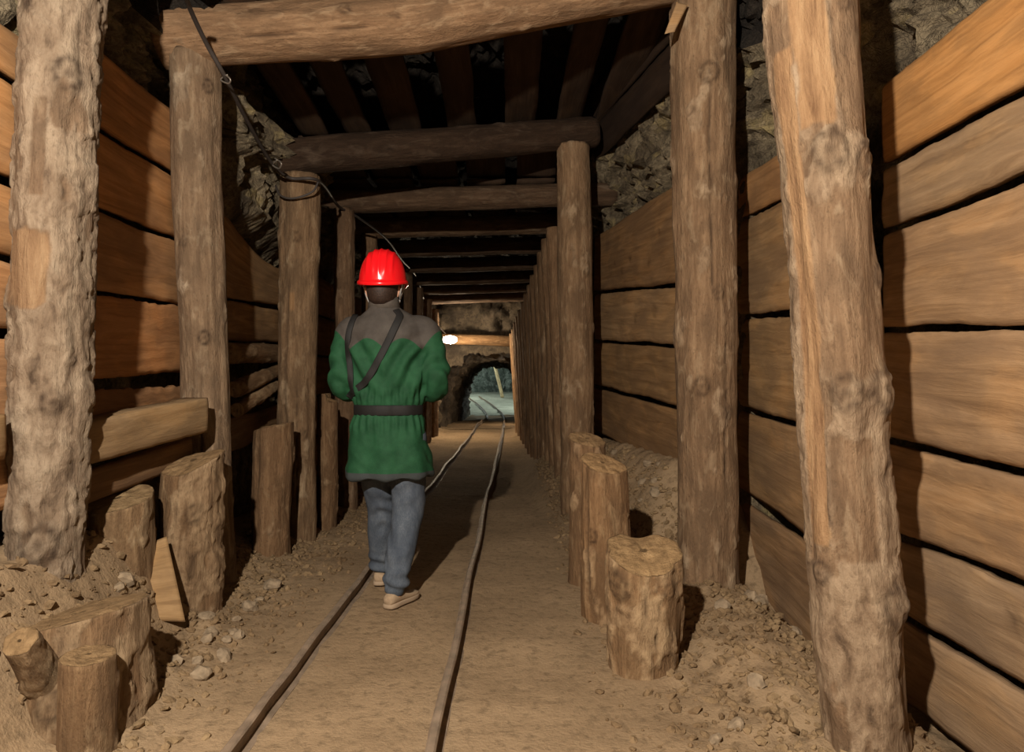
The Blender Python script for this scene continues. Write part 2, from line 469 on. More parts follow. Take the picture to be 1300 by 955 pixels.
# pale chamber at the end
def dome(name, mat):
    V = []; n = 61; yy = rng(26.9, 38.5, .35)
    for Y in yy:
        for k in range(n):
            a = PI*(1-k/(n-1)); w = 4.2
            p = Vector((-.3+w*math.cos(a), Y, -.5+3.9*max(0, math.sin(a))**.6))
            V.append(p+Vector((-math.cos(a), 0, -math.sin(a)))*rockdisp(p*.5, .5))
    Fc = [(j*n+i, (j+1)*n+i, (j+1)*n+i+1, j*n+i+1) for j in range(len(yy)-1) for i in range(n-1)]
    base = len(V); last = (len(yy)-1)*n; M = 14
    for q in range(1, M+1):
        for k in range(n):
            p = V[last+k].lerp(Vector((-.3, 38.5, -.7)), q/M); p.y += rockdisp(p*.7, .7)*1.2
            V.append(p)
    for q in range(M):
        a0 = last if q == 0 else base+(q-1)*n; b0 = base+q*n
        for i in range(n-1): Fc.append((a0+i, b0+i, b0+i+1, a0+i+1))
    o = mesh(name, V, Fc, mat); tag(o, kind='structure')
dome('wall_back', ROCKGREEN)

# ------------------------------------------------------------------ props
def post(name, px0, py0, px1, py1, Y, r0, r1, *a, dY=0, zt=None, zb=None, **k):
    """from bottom pixel (0) to top pixel (1)"""
    b = P(px0, py0, Y); t = P(px1, py1, Y)
    if zt is not None: t = b.lerp(t, (zt-b.z)/(t.z-b.z))
    if zb is not None: b = b.lerp(t, (zb-b.z)/(t.z-b.z))
    t.y += dY
    return log(name, [(b.x, b.y, b.z, r0), (t.x, t.y, t.z, r1)], *a, **k)
GP = 'upright pit props of the timber frames'
# left row
post('pit_prop', 55, 745, 80, 0, 2.6, .119, .134, 1, 'thick bark-covered pit prop at the far left, behind the big knotty stump', 'pit prop', GP,
     bark=.9, tint=(.82, .80, .78), nseg=110, step=.011, zb=.2, zt=3.0, rough=1.7, lump=.07,  # tint darkened to offset strong lamp light this close
     peels=[(.15, .16, 1.58, 1.93)], freshes=[(-.15, .62, 1.20, 1.46)],
     knots=[(.75, 2.02, .05), (-.3, 2.28, .028), (-.5, 1.78, .03), (.4, .36, .06), (-.2, .22, .05), (.6, .86, .035), (-.75, 1.2, .035)])
post('pit_prop', 270, 756, 246, 78, 3.8, .118, .128, 2, 'smooth debarked pit prop carrying the left end of the big cross beam', 'pit prop', GP,
     bark=.12, tint=(.98, .95, .9), nseg=90, step=.016, rough=.8, zb=-.05, zt=2.86, lump=.06,
     knots=[(.9, 2.72, .03), (.4, 1.4, .03), (-.3, 1.9, .022)], cracks=[(.2, .2, 1.3, .004)])
post('pit_prop', 377, 690, 381, 224, 4.98, .125, .138, 3, 'cracked brown pit prop left of the person, a slender stump at its foot', 'pit prop', GP,
     bark=.15, tint=(.92, .84, .72), nseg=80, step=.02, zb=-.05, lump=.08, knots=[(.1, 2.15, .03), (.5, .8, .03)],
     freshes=[(-.1, .16, 1.66, 1.78)], cracks=[(-.35, .3, 1.9, .006), (.25, .2, 1.2, .004)])
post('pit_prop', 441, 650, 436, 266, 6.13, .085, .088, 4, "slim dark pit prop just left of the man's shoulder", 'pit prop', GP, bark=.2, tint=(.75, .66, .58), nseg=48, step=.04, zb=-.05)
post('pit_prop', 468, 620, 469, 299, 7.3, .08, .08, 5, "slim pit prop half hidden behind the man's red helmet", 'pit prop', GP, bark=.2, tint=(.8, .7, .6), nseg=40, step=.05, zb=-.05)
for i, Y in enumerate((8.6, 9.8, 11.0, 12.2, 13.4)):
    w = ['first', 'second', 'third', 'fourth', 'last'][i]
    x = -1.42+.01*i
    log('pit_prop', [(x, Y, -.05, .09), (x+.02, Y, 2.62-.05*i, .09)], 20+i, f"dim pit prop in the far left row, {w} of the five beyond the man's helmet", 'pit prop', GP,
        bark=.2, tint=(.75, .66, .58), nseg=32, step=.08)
# right row
post('pit_prop', 1096, 905, 1031, 0, 2.2, .122, .132, 6, 'big knotty pit prop in the right foreground with a strip of bare orange wood', 'pit prop', GP,
     bark=.72, tint=(.93, .87, .80), nseg=110, step=.011, zb=-.05, zt=3.05, rough=.95, lump=.08,
     peels=[(-.25, .5, .66, 1.02), (.9, .9, 1.9, 3.1), (.2, 1.6, 1.2, 1.75), (1.0, .4, .1, .5)], freshes=[(-.45, .36, 1.95, 3.1), (-1.15, .26, .7, 2.2)],
     knots=[(-.3, 1.87, .05), (.55, 1.84, .045), (-.35, 1.16, .045), (.65, 1.16, .06), (.5, .52, .05), (1.0, .5, .04), (-1.1, .62, .03), (.3, 2.3, .02), (1.0, 1.5, .03)])
post('pit_prop', 899, 759, 892, 6, 3.72, .148, .168, 7, 'thick pale pit prop on the right with a long crack and a splinter up top', 'pit prop', GP,
     bark=.25, tint=(1, .92, .82), nseg=96, step=.015, zb=-.05, rough=.9, lump=.06,
     knots=[(-.1, 2.72, .045), (-.4, 1.15, .04), (.5, 1.02, .03), (.1, 1.62, .03)], cracks=[(-.05, 1.5, 2.75, .004), (.4, .6, 1.5, .004)])
post('pit_prop', 735, 663, 727, 186, 5.6, .135, .135, 8, 'pale round-topped pit prop behind the three small stumps, right of the track', 'pit prop', GP,
     bark=.2, tint=(1.05, .95, .82), nseg=72, step=.02, zb=-.05, lump=.06, knots=[(.6, 2.0, .025)])  # tint lightened to offset lamp falloff at this distance
# close-set slanting stakes along the right side
GS = 'close-set stakes along the right side'
stk = []
Yk = 6.45; i = 0
while Yk < 14.2:
    xb = .53-.035*(Yk-6.4); xt = xb-.09-.006*(Yk-6.4); zt = lerp(2.5, 1.98, (Yk-6.4)/7.6)
    stk.append((Yk, xb, xt, zt)); Yk += .46+.03*i; i += 1
ORD = ['first', 'second', 'third', 'fourth', 'fifth', 'sixth', 'seventh', 'eighth', 'ninth', 'tenth', 'eleventh', 'twelfth', 'thirteenth', 'fourteenth', 'fifteenth']
for i, (Y, xb, xt, zt) in enumerate(stk):
    log('timber_stake', [(xb, Y, -.05, .085), (xt, Y, zt+.05*N(i*3.3, 1, 1), .08)], 40+i,
        f'slanting stake in the row beyond the pale round-topped prop, {ORD[i]} going away' if i < len(stk)-1 else 'farthest slanting stake of the right row, lit orange by the lamp beside the arch', 'stake', GS,
        bark=.15, tint=(.95, .82, .68), nseg=36, step=.05)

# cross beams
GB = 'cross beams under the roof'
def beam(x0, x1, Y0, Y1, z0, z1, r, seed, label, tint=(1, 1, 1), **k):
    return log('cross_log', [(x0, Y0, z0, r), (x1, Y1, z1, r*.95)], seed, label, 'beam', GB, tint=tint, **k)
a = P(204, 52, 3.76); b = P(985, -45, 3.9)
log('cross_log', [(a.x, a.y, a.z, .150), (-.5, 3.8, 3.055, .155), (b.x+.1, 3.98, b.z+.08, .135)], 60,
    'massive pale cross beam spanning the top of the picture in front of the man', 'beam', GB, bark=.05, tint=(1.12, .98, .84), nseg=90, step=.02,
    lump=.05, knots=[(-.3, .55, .025), (-.15, 1.0, .03), (.2, 1.25, .02)], cracks=[(.5, .3, 1.2, .003)], rough=.9)
ZC = (2.73, 3.09)
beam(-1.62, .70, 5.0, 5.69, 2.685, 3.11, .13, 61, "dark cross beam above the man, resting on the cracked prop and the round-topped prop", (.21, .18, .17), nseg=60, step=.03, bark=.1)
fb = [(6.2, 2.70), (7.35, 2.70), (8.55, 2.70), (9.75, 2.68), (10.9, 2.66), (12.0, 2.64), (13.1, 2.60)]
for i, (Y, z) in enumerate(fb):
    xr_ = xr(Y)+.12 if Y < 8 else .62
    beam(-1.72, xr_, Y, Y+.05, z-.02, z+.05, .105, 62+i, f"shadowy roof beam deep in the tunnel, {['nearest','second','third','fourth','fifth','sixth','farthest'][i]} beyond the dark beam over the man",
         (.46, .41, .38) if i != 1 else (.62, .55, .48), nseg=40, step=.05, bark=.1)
# roof boards lying on the beams, roof shade put into their dark tint
GR = 'roof boards lying along the tunnel on the cross beams'
rb = [(-1.42, .20), (-1.12, .19), (-.76, .24), (-.34, .22), (.10, .24), (.52, .2), (.86, .24), (1.16, .22)]  # last two boards added to hide lit rock on the right
for i, (x, w) in enumerate(rb):
    zA = lerp(3.07, 3.33, (x+1.5)/2.6)+.035; zB = lerp(2.86, 3.17, (x+1.5)/2.2)+.06
    y1 = 5.25+.33*(x+1.5)
    d = .06*N(i*2.1, 0, 0)
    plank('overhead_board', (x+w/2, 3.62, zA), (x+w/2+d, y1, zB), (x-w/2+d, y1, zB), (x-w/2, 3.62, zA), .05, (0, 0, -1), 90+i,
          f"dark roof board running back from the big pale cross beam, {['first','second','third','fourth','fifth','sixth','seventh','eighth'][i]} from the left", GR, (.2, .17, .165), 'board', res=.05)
for k, (zb_, lb_) in enumerate(((3.02, 'lower'), (3.27, 'upper'))):  # boards added to cover lit upper rock, shade in their tint
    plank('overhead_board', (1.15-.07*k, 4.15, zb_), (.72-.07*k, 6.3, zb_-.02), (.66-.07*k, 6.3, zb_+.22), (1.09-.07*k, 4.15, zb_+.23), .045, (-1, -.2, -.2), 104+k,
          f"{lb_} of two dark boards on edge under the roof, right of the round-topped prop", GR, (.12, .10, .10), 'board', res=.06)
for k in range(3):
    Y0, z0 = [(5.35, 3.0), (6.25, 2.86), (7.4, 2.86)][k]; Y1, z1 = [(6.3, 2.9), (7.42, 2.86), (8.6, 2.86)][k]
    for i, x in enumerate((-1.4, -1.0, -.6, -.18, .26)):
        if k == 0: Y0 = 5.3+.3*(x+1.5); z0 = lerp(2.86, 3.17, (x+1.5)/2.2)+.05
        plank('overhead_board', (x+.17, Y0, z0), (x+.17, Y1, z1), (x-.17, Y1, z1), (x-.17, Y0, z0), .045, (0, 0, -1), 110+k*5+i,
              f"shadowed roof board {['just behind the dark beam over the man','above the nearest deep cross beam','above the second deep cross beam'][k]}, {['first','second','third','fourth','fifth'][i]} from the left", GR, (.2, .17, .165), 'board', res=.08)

# wall planks ------------------------------------------------------
def wallplank(xa, ya, za0, za1, xb_, yb, zb0, zb1, side, seed, label, group, tint, **k):
    """end a (x,y, z bottom, z top) to end b"""
    if side < 0:
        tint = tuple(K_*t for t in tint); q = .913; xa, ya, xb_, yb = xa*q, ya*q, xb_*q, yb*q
        za0, za1, zb0, zb1 = [1.15+(z-1.15)*q for z in (za0, za1, zb0, zb1)]
    A_, B_, Ct, D = (xa, ya, za0), (xb_, yb, zb0), (xb_, yb, zb1), (xa, ya, za1)
    if side < 0: nrm = (1, 0, 0)
    else: nrm = (-1, 0, 0)
    return plank('lagging_plank', A_, B_, Ct, D, k.pop('th', .045), nrm, seed, label, group, tint, **k)
K_ = 1.3; GL = 'lagging planks of the left wall'; GRt = 'lagging planks of the right wall'  # left plank colour lifted where the lamp only grazes the wall
OR = (1.15, .88, .62)
# left, nearest bay (seen left of the bark-covered prop)
L0 = [(.62, .93), (.96, 1.30), (1.33, 1.60), (1.62, 1.90), (1.93, 2.30), (2.33, 2.52)]
nm = ['lowest plank left of the bark-covered prop, at the picture edge', 'second plank from the bottom at the left picture edge',
      'third plank from the bottom at the left picture edge', 'fourth plank from the bottom at the left picture edge',
      'bright orange wall plank at the left picture edge, second from the top', 'topmost narrow wall plank at the left picture edge']
for i, (z0, z1) in enumerate(L0):
    wallplank(-1.93, 1.3, z0, z1, -1.95, 2.98, z0+.01, z1-.005, -1, 200+i, nm[i], GL, OR if i > 2 else (1.1, .85, .65), res=.035)
# left, second bay between bark-covered and smooth prop
B = [(-1.95, 3.03, 1.125, 1.53, 4.75, 1.19, 1.59, 'wide red-brown wall plank just above the squared timber, between the first two left props', (1.05, .72, .48)),
     (-1.955, 3.02, 1.55, 1.935, 4.8, 1.61, 1.96, 'third wall plank down from the top between the first two left props', (.98, .74, .54)),
     (-1.95, 3.03, 1.965, 2.325, 4.8, 1.985, 2.33, 'second wall plank down, between the first two left props', (1.1, .78, .5)),
     (-1.945, 3.04, 2.355, 2.72, 4.75, 2.36, 2.70, 'topmost wall plank between the first two left props, orange brown', (1.15, .8, .5)),
     (-1.96, 3.0, .80, 1.085, 4.6, .80, 1.09, 'short ragged plank behind the squared timber on the left', (.85, .62, .45))]
for i, (x, y0, a0, a1, y1, b0, b1, lb, tn) in enumerate(B):
    wallplank(x, y0, a0, a1, x-.01, y1, b0, b1, -1, 210+i, lb, GL, tn, jag=.8 if i in (0, 4) else .2, edge=.014)
# left, third bay
wallplank(-1.93, 4.82, 1.70, 2.30, -1.9, 6.25, 1.76, 2.02, -1, 221, 'top plank with a hollowed upper edge, between the smooth prop and the cracked prop', GL, (.85, .7, .52), topf=lambda a: -.10*math.sin(a*PI)+.06*a)
wallplank(-1.94, 4.82, 1.40, 1.67, -1.9, 6.25, 1.44, 1.72, -1, 222, 'second plank down between the smooth prop and the cracked prop', GL, (.85, .7, .52))
for i, (y0, z0, y1, z1, r, lb) in enumerate([(4.42, 1.29, 5.6, 1.34, .068, 'rounded slab log under the planks between the smooth and cracked props'),
        (4.42, 1.07, 5.55, 1.24, .05, 'slanting thin log, second in the pile between the smooth and cracked props'),
        (4.42, .94, 5.2, 1.09, .045, 'short slanting pole, third in the pile between the smooth and cracked props')]):
    log('lagging_log', [(-1.72+.02*i, y0, z0, r), (-1.70+.02*i, y1, z1, r*.9)], 230+i, lb, 'log', 'round lagging logs on the left wall', bark=.3, tint=(.9, .78, .62), nseg=40, step=.03)
wallplank(-1.92, 4.85, .62, .84, -1.9, 6.2, .70, .92, -1, 233, 'low plank under the round logs, between the smooth and cracked props', GL, (.7, .58, .46))
# far left planks deeper in (mostly in shade)
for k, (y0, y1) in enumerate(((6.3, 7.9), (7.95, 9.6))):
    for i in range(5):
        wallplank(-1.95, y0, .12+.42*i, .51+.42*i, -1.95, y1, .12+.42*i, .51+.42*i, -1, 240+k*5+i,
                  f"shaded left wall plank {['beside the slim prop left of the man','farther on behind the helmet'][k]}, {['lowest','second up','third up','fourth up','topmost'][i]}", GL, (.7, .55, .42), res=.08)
# squared timber lying along the left side
a = P(60, 548, 2.80); b = P(272, 507, 3.56)
def qb(name, p, q, h, d, seed, label, tint, slope=.02):
    p = Vector(p); q = Vector(q); L_ = (q-p); ax = L_.normalized(); nr = Vector((0, 0, 1)).cross(ax)*-1; nr.normalize()
    if nr.x < 0: nr = -nr
    return plank(name, p-Vector((0, 0, h)), q-Vector((0, 0, h)), q, p, d, nr, seed, label, 'lying timbers on the left', tint, 'timber', edge=.006, bow=.004, res=.018, jag=.5)
qb('squared_timber', (-1.62, 2.62, .965), (-1.475, 3.52, 1.04), .165, .15, 250, 'thick squared timber resting along the left wall, its end across the smooth prop', (.95, .86, .7))
qb('squared_timber', (-1.72, 2.62, .74), (-1.58, 3.58, .84), .13, .06, 251, 'shaded timber lying below the thick squared one on the left', (.62, .5, .4))
qb('squared_timber', (-1.70, 1.5, 1.04), (-1.70, 2.42, 1.02), .15, .06, 252, 'squared timber end at the left picture edge, left of the bark-covered prop', (1, .85, .6))

# right, nearest bay
RB = [(-.05, .24, -.05, .235, 'lowest plank of the right wall, at the bottom right corner', (1.0, .90, .80)),
      (.28, .555, .265, .53, 'second plank from the bottom at the right picture edge, with a dark knot', (1.0, .91, .81)),
      (.58, .835, .565, .885, 'third plank from the bottom at the right picture edge, orange along its lower side', (1.02, .87, .72)),
      (.86, 1.235, .915, 1.32, 'widest wall plank at the right picture edge, just below the middle', (1.08, .92, .76)),
      (1.26, 1.70, 1.345, 1.70, 'streaky wall plank right of the knotty prop, third from the top', (1.1, .92, .74)),
      (1.745, 1.955, 1.725, 1.955, 'narrow grey-brown plank, second from the top at the right picture edge', (1.0, .89, .76)),
      (1.985, 2.34, 1.99, 2.285, 'topmost bright orange plank at the right picture edge', (1.3, .9, .5))]
for i, (a0, a1, b0, b1, lb, tn) in enumerate(RB):
    a0, a1, b0, b1 = [1.15+(z-1.15)*1.034 for z in (a0, a1, b0, b1)]
    wallplank(1.525, 1.3, a0, a1, 1.52, 2.88, b0, b1, 1, 300+i, lb, GRt, tn, edge=.012, res=.025,
              knots=[(.52, .62, .04)] if i == 1 else ([(.25, .6, .03)] if i == 3 else ()), jag=.3)
# right, second bay: from behind the knotty prop to behind the thick pale prop
RM = [(-.17, .30, -.02, .44, 'lowest plank between the two big right props', (.85, .72, .6)),
      (.36, .86, .50, .965, 'grey-brown plank, second from the bottom between the two big right props', (.95, .8, .62)),
      (.885, 1.42, 1.0, 1.51, 'wide plank at mid height between the two big right props', (1.0, .84, .62)),
      (1.45, 2.02, 1.545, 2.09, 'streaky plank, second from the top between the two big right props', (.98, .82, .62)),
      (2.045, 2.26, 2.115, 2.37, 'topmost orange plank between the two big right props', (1.2, .88, .58))]
for i, (a0, a1, b0, b1, lb, tn) in enumerate(RM):
    wallplank(1.43, 2.9, a0, a1, 1.40, 4.62, b0, b1, 1, 320+i, lb, GRt, tn, edge=.013, res=.03, jag=.7 if i in (2, 3) else .2)
# right, third bay
RT = [(.50, .92, .70, 1.045, 'lowest plank behind the stumps on the right, resting on the rubble', (.9, .72, .52)),
      (.955, 1.33, 1.08, 1.46, 'third plank down between the pale round-topped prop and the thick pale prop', (.95, .78, .56)),
      (1.355, 1.73, 1.49, 1.90, 'light knotty plank, second down between the round-topped prop and the thick pale prop', (1.15, .98, .76)),
      (1.755, 2.42, 1.935, 2.42, 'spotted slanting top plank between the round-topped prop and the thick pale prop', (.85, .68, .5))]
for i, (a0, a1, b0, b1, lb, tn) in enumerate(RT):
    tf = (lambda a: .22*math.sin(min(1, (1-a)*1.4)*1.3)*(1-a)-.02) if i == 3 else None
    if i == 0: a0, b0 = .49, .66
    plank('lagging_plank', (1.13, 4.55, a0), (.80, 6.5, b0), (.80, 6.5, b1), (1.13, 4.55, a1), .05, (-1, -.17, 0), 340+i, lb, GRt, tn, edge=.012, jag=.3,
          knots=[(.25, .6, .04), (.45, .45, .03)] if i == 2 else ([(.3, .3, .03), (.5, .4, .03), (.2, .6, .02), (.6, .25, .03), (.7, .4, .02)] if i == 3 else ()))
for i in range(5):
    z0 = .1+.45*i
    plank('lagging_plank', (1.40, 4.66, z0), (1.14, 4.72, z0), (1.14, 4.72, z0+.43), (1.40, 4.66, z0+.43), .04, (0, -1, 0), 360+i,
          f"short end plank of the right wall behind the thick pale prop, {['lowest','second up','third up','fourth up','topmost'][i]}", GRt, (.8, .66, .5), res=.05)

# stumps ------------------------------------------------------------
GT = 'sawn-off stumps beside the track'
def stump(cx, cy, zb, zt, r, seed, label, lean=(0, 0), **k):
    return log('stump', [(cx, cy, zb, k.pop('rb', r)), (cx+lean[0], cy+lean[1], zt, r)], seed, label, 'stump', GT, nseg=k.pop('nseg', 96), step=.012, **k)
# left
s1 = stump(-1.40, 2.30, -.12, .36, .195, 400, 'big knotty sawn stump in the bottom left corner, with a branch stub', (-.03, .06), bark=.6, rough=1.5, lump=.08, tint=(.84, .75, .62),
      capf=lambda s, c: .03*s-.015*c, knots=[(-.75, .40, .07), (.2, .25, .04), (-.1, .36, .04)], rb=.22)
b0 = Vector((-1.50, 2.13, .30))
log('branch_stub', [(-1.42, 2.22, .16, .06), (-1.40, 2.04, .385, .043)], 401, None, None, bark=.7, tint=(.78, .69, .56), nseg=40, step=.012, capf=None)
st = bpy.data.objects['branch_stub']; st.parent = s1; st.location = Vector(st.location)-Vector(s1.location); st['label'] = 'pale sawn branch stub'
log('cut_step', [(-1.27, 2.14, -.10, .085), (-1.25, 2.12, .315, .075)], 402, None, None, bark=.4, tint=(.8, .71, .58), nseg=48, step=.015)
st = bpy.data.objects['cut_step']; st.parent = s1; st.location = Vector(st.location)-Vector(s1.location); st['label'] = 'lower sawn step on the front'
stump(-1.67, 3.05, .12, .625, .140, 403, 'round sawn stump right of the bark-covered prop, standing on raised earth', (0, 0), bark=.35, tint=(.88, .80, .66), lump=.06,
      capf=lambda s, c: .01*s-.038*c, peels=[(-.6, .9, 0, .5)])
stump(-1.535, 3.40, -.03, .73, .130, 404, 'tall rough-barked stump in front of the smooth left prop', (.035, .0), bark=.75, rough=1.8, tint=(.85, .74, .6), lump=.10,
      capf=lambda s, c: .035*s-.04*c+.02*abs(s), peels=[(-.9, .75, .1, .85)], rb=.15, knots=[(.5, .55, .04)])
stump(-1.50, 4.50, -.03, .83, .118, 405, 'slender stump leaning at the foot of the cracked left prop', (.01, .02), bark=.15, tint=(.85, .72, .58), lump=.08, capf=lambda s, c: .03*s)
stump(-1.35, 5.33, -.03, 1.02, .075, 406, "narrow tall stump left of the man's elbow, with a notched top", (.01, 0), bark=.15, tint=(.8, .68, .55), capf=lambda s, c: -.06 if s > .1 else .0, nseg=60)
# right
def heart(s, c): return .015*s+.035*c-.045*math.exp(-(s*s*9))*max(0, -c)+.012*s*s
stump(.545, 2.83, -.04, .44, .142, 407, 'short heart-topped stump nearest the track on the right, foremost of the right stumps', (.005, .0), bark=.45, rough=1.3, tint=(1, .88, .7), lump=.13,
      capf=lambda s, c: -.055*c+.03*math.exp(-(s*s*9))*min(0, c)+.02*s*s, knots=[(-.85, .40, .05), (.55, .40, .03)], rb=.135, cracks=[(-.1, .2, .45, .006), (.25, .05, .4, .003)])
stump(.485, 3.38, -.04, .735, .105, 408, 'taller split stump right behind the heart-topped one', (-.03, .0), bark=.1, tint=(1, .85, .66), lump=.10, capf=lambda s, c: -.02*s-.035*c,
      rb=.125, cracks=[(-.9, .1, .7, .008)], knots=[(-.7, .45, .03)])
stump(.44, 3.95, -.03, .80, .100, 409, 'rearmost of the three stumps right of the track, mostly hidden by the split one', (.01, 0), bark=.2, tint=(.95, .82, .66), capf=lambda s, c: -.015*s-.03*c)
# split offcut leaning by the tall stump
plank('offcut_board', (-1.50, 2.95, .12), (-1.345, 2.97, .12), (-1.50, 3.13, .44), (-1.625, 3.12, .41), .05, (.35, -.8, .3), 411, 'pale split offcut leaning between the two left stumps', None, (1, .86, .64), 'offcut', edge=.02, res=.015)
b = P(862, 22, 3.56)
plank('wood_splinter', (b.x-.08, 3.52, b.z-.10), (b.x-.03, 3.52, b.z-.09), (b.x+.045, 3.54, b.z+.06), (b.x-.015, 3.54, b.z+.07), .018, (0, -1, 0), 412, 'loose pale splinter sticking out beside the top of the thick pale prop', None, (1.1, .95, .75), 'splinter', edge=.01, res=.01)

# rails ---------------------------------------------------------------
rp = [(-.212, .6), (-.211, 2.67), (-.197, 4.66), (-.185, 6.0), (-.145, 8.5), (-.10, 12.6), (-.07, 16.5), (-.05, 21), (-.15, 27), (-.6, 31), (-1.4, 35)]
def rail(off, label, wob):
    prof = [(-.030, 0), (.030, 0), (.030, .006), (.006, .014), (.006, .040), (.015, .046), (.016, .060), (.010, .065), (-.010, .065), (-.016, .060), (-.015, .046), (-.006, .040), (-.006, .014), (-.030, .006)]
    pts = [Vector((x+off, y, 0)) for x, y in rp]; V, Fc = [], []; Q = []
    m = len(pts)
    for i in range(m-1):
        p0 = pts[max(0, i-1)]; p1 = pts[i]; p2 = pts[i+1]; p3 = pts[min(m-1, i+2)]
        for k in range(16):
            t = k/16; Q.append(.5*((2*p1)+(p2-p0)*t+(2*p0-5*p1+4*p2-p3)*t*t+(3*p1-p0-3*p2+p3)*t**3))
    n = len(prof)
    for i, q in enumerate(Q):
        z = floor_slope(q.y)-.006+.018*fbm(q.x*1.3, q.y*1.3, 3.3, 3) + (.02 if q.y > 15.5 else 0)
        q = q+Vector((wob*N(q.y*.7, off, 0)*.02, 0, 0))
        for (a, b) in prof: V.append(q+Vector((a, 0, z+b)))
    for i in range(len(Q)-1):
        for j in range(n): k = (j+1) % n; Fc.append((i*n+j, i*n+k, (i+1)*n+k, (i+1)*n+j))
    Fc.append(tuple(range(n))); Fc.append(tuple((len(Q)-1)*n+j for j in range(n))[::-1])
    o = mesh('mine_rail', V, Fc, STEEL, smooth=False); recentre(o, Q[0]); return tag(o, label, 'rail', 'rails of the narrow mine track')
rail(0, 'right-hand rail of the narrow mine track, running clear to the arch', 1)
rail(-.595, 'left-hand rail of the narrow mine track, passing under the man', 1)

# rubble ----------------------------------------------------------------
def rockmesh(name, r, seed, mat, sub=3):
    bm = bmesh.new(); bmesh.ops.create_icosphere(bm, subdivisions=sub, radius=1)
    sx, sy, sz = r*(1+.3*N(seed, 1, 1)), r*(1+.3*N(seed, 2, 2)), r*(.65+.2*N(seed, 3, 3))
    for v in bm.verts:
        d = 1+.35*N(v.co.x*1.3+seed, v.co.y*1.3, v.co.z*1.3)+.2*abs(N(v.co.x*3+seed, v.co.y*3, v.co.z*3))
        v.co = Vector((v.co.x*sx*d, v.co.y*sy*d, v.co.z*sz*d))
    me = bpy.data.meshes.new(name); bm.to_mesh(me); bm.free(); me.materials.append(mat)
    o = bpy.data.objects.new(name, me); C.objects.link(o); return o
STONE = plain('loose_stone', (.25, .185, .12), .95, .15, 0, 25, .35, .006)
rocks = [(345, 752, .045, 'lone angular stone on the bare earth left of the track', None),
         (200, 815, .030, 'small dark clod right of the big corner stump, left of another clod', None),
         (262, 800, .035, 'dark earthy clod on the ground between the corner stump and the lone stone', None),
         (288, 822, .022, 'small yellowish pebble in front of the dark clod on the left', None),
         (318, 700, .03, 'stone lying at the foot of the slender left stump', None)]
for i, (px, py, r, lb, g) in enumerate(rocks):
    Y = 1035/(py-478); x = (px-643)/900*Y; o = rockmesh('stone', r, i*3.7+1, STONE)
    o.location = (x, Y, gz(x, Y)+r*.35); o.rotation_euler.z = i; tag(o, lb, 'stone')
rnd = random.Random(5); k = 0
while k < 46:
    if k < 30: Y = rnd.uniform(2.2, 5.8); x = rnd.uniform(.62, xr(Y)-.1)
    else: Y = rnd.uniform(2.2, 3.6); x = rnd.uniform(-1.35, -1.0) if rnd.random() < .6 else rnd.uniform(-1.75, -1.4)
    if any(math.hypot(x-a, Y-b) < c for a, b, c in ((.545, 2.83, .22), (1.05, 3.72, .25), (1.1, 2.2, .25), (.55, 5.6, .22), (-1.4, 2.3, .3), (-1.67, 3.05, .22), (-1.53, 3.4, .22), (-1.56, 3.8, .2), (-1.7, 2.6, .22), (-1.34, 2.1, .15), (.48, 3.38, .2))): continue
    r = rnd.uniform(.018, .042)
    o = rockmesh('rubble_stone', r, 50+k*1.9, STONE, 2); o.location = (x, Y, gz(x, Y)+r*.3); o.rotation_euler = (rnd.random(), rnd.random(), rnd.random()*6)
    right = x > 0
    tag(o, 'brown stone lying loose in the rubble between the right stumps and the plank wall' if right else 'brown stone lying loose in the rubble around the left stumps', 'stone',
        'loose stones in the rubble on the right' if right else 'loose stones in the rubble on the left'); k += 1
_t = bmesh.new(); bmesh.ops.create_icosphere(_t, subdivisions=1, radius=1)
ICO_V = [v.co.copy() for v in _t.verts]; ICO_F = [tuple(v.index for v in f.verts) for f in _t.faces]; _t.free()
def gravel(name, cnt, xf, label):
    V, Fc = [], []; r_ = random.Random(cnt)
    for _ in range(cnt):
        x, Y = xf(); r = .004+.022*r_.random()**3
        b = len(V); z = gz(x, Y)+r*.2; a = r_.random()*6; ca, sa = math.cos(a), math.sin(a)
        sx, sy, sz = r*r_.uniform(.8, 1.5), r*r_.uniform(.6, 1.1), r*r_.uniform(.4, .9); tl = r_.uniform(-.5, .5)
        for v in ICO_V:
            k = r_.uniform(.75, 1.2); X, Yy, Z = v.x*sx*k, v.y*sy*k, v.z*sz*k+v.x*sx*tl
            V.append((x+X*ca-Yy*sa, Y+X*sa+Yy*ca, z+Z))
        for t in ICO_F: Fc.append(tuple(b+i for i in t))
    o = mesh(name, V, Fc, GRAVEL, smooth=False); tag(o, label, 'gravel', kind='stuff')
def gx_right():
    Y = rnd.uniform(2.1, 8); return (rnd.triangular(.3, xr(Y)-.03, xr(Y)-.3), Y)
def gx_left():
    Y = rnd.uniform(2.1, 7); return (rnd.triangular(-1.85, -.9, -1.5), Y)
gravel('gravel', 7500, gx_right, 'crumbled earth and gravel heaped along the right plank wall')
gravel('gravel', 4200, gx_left, 'crumbled earth and gravel strewn along the left props')

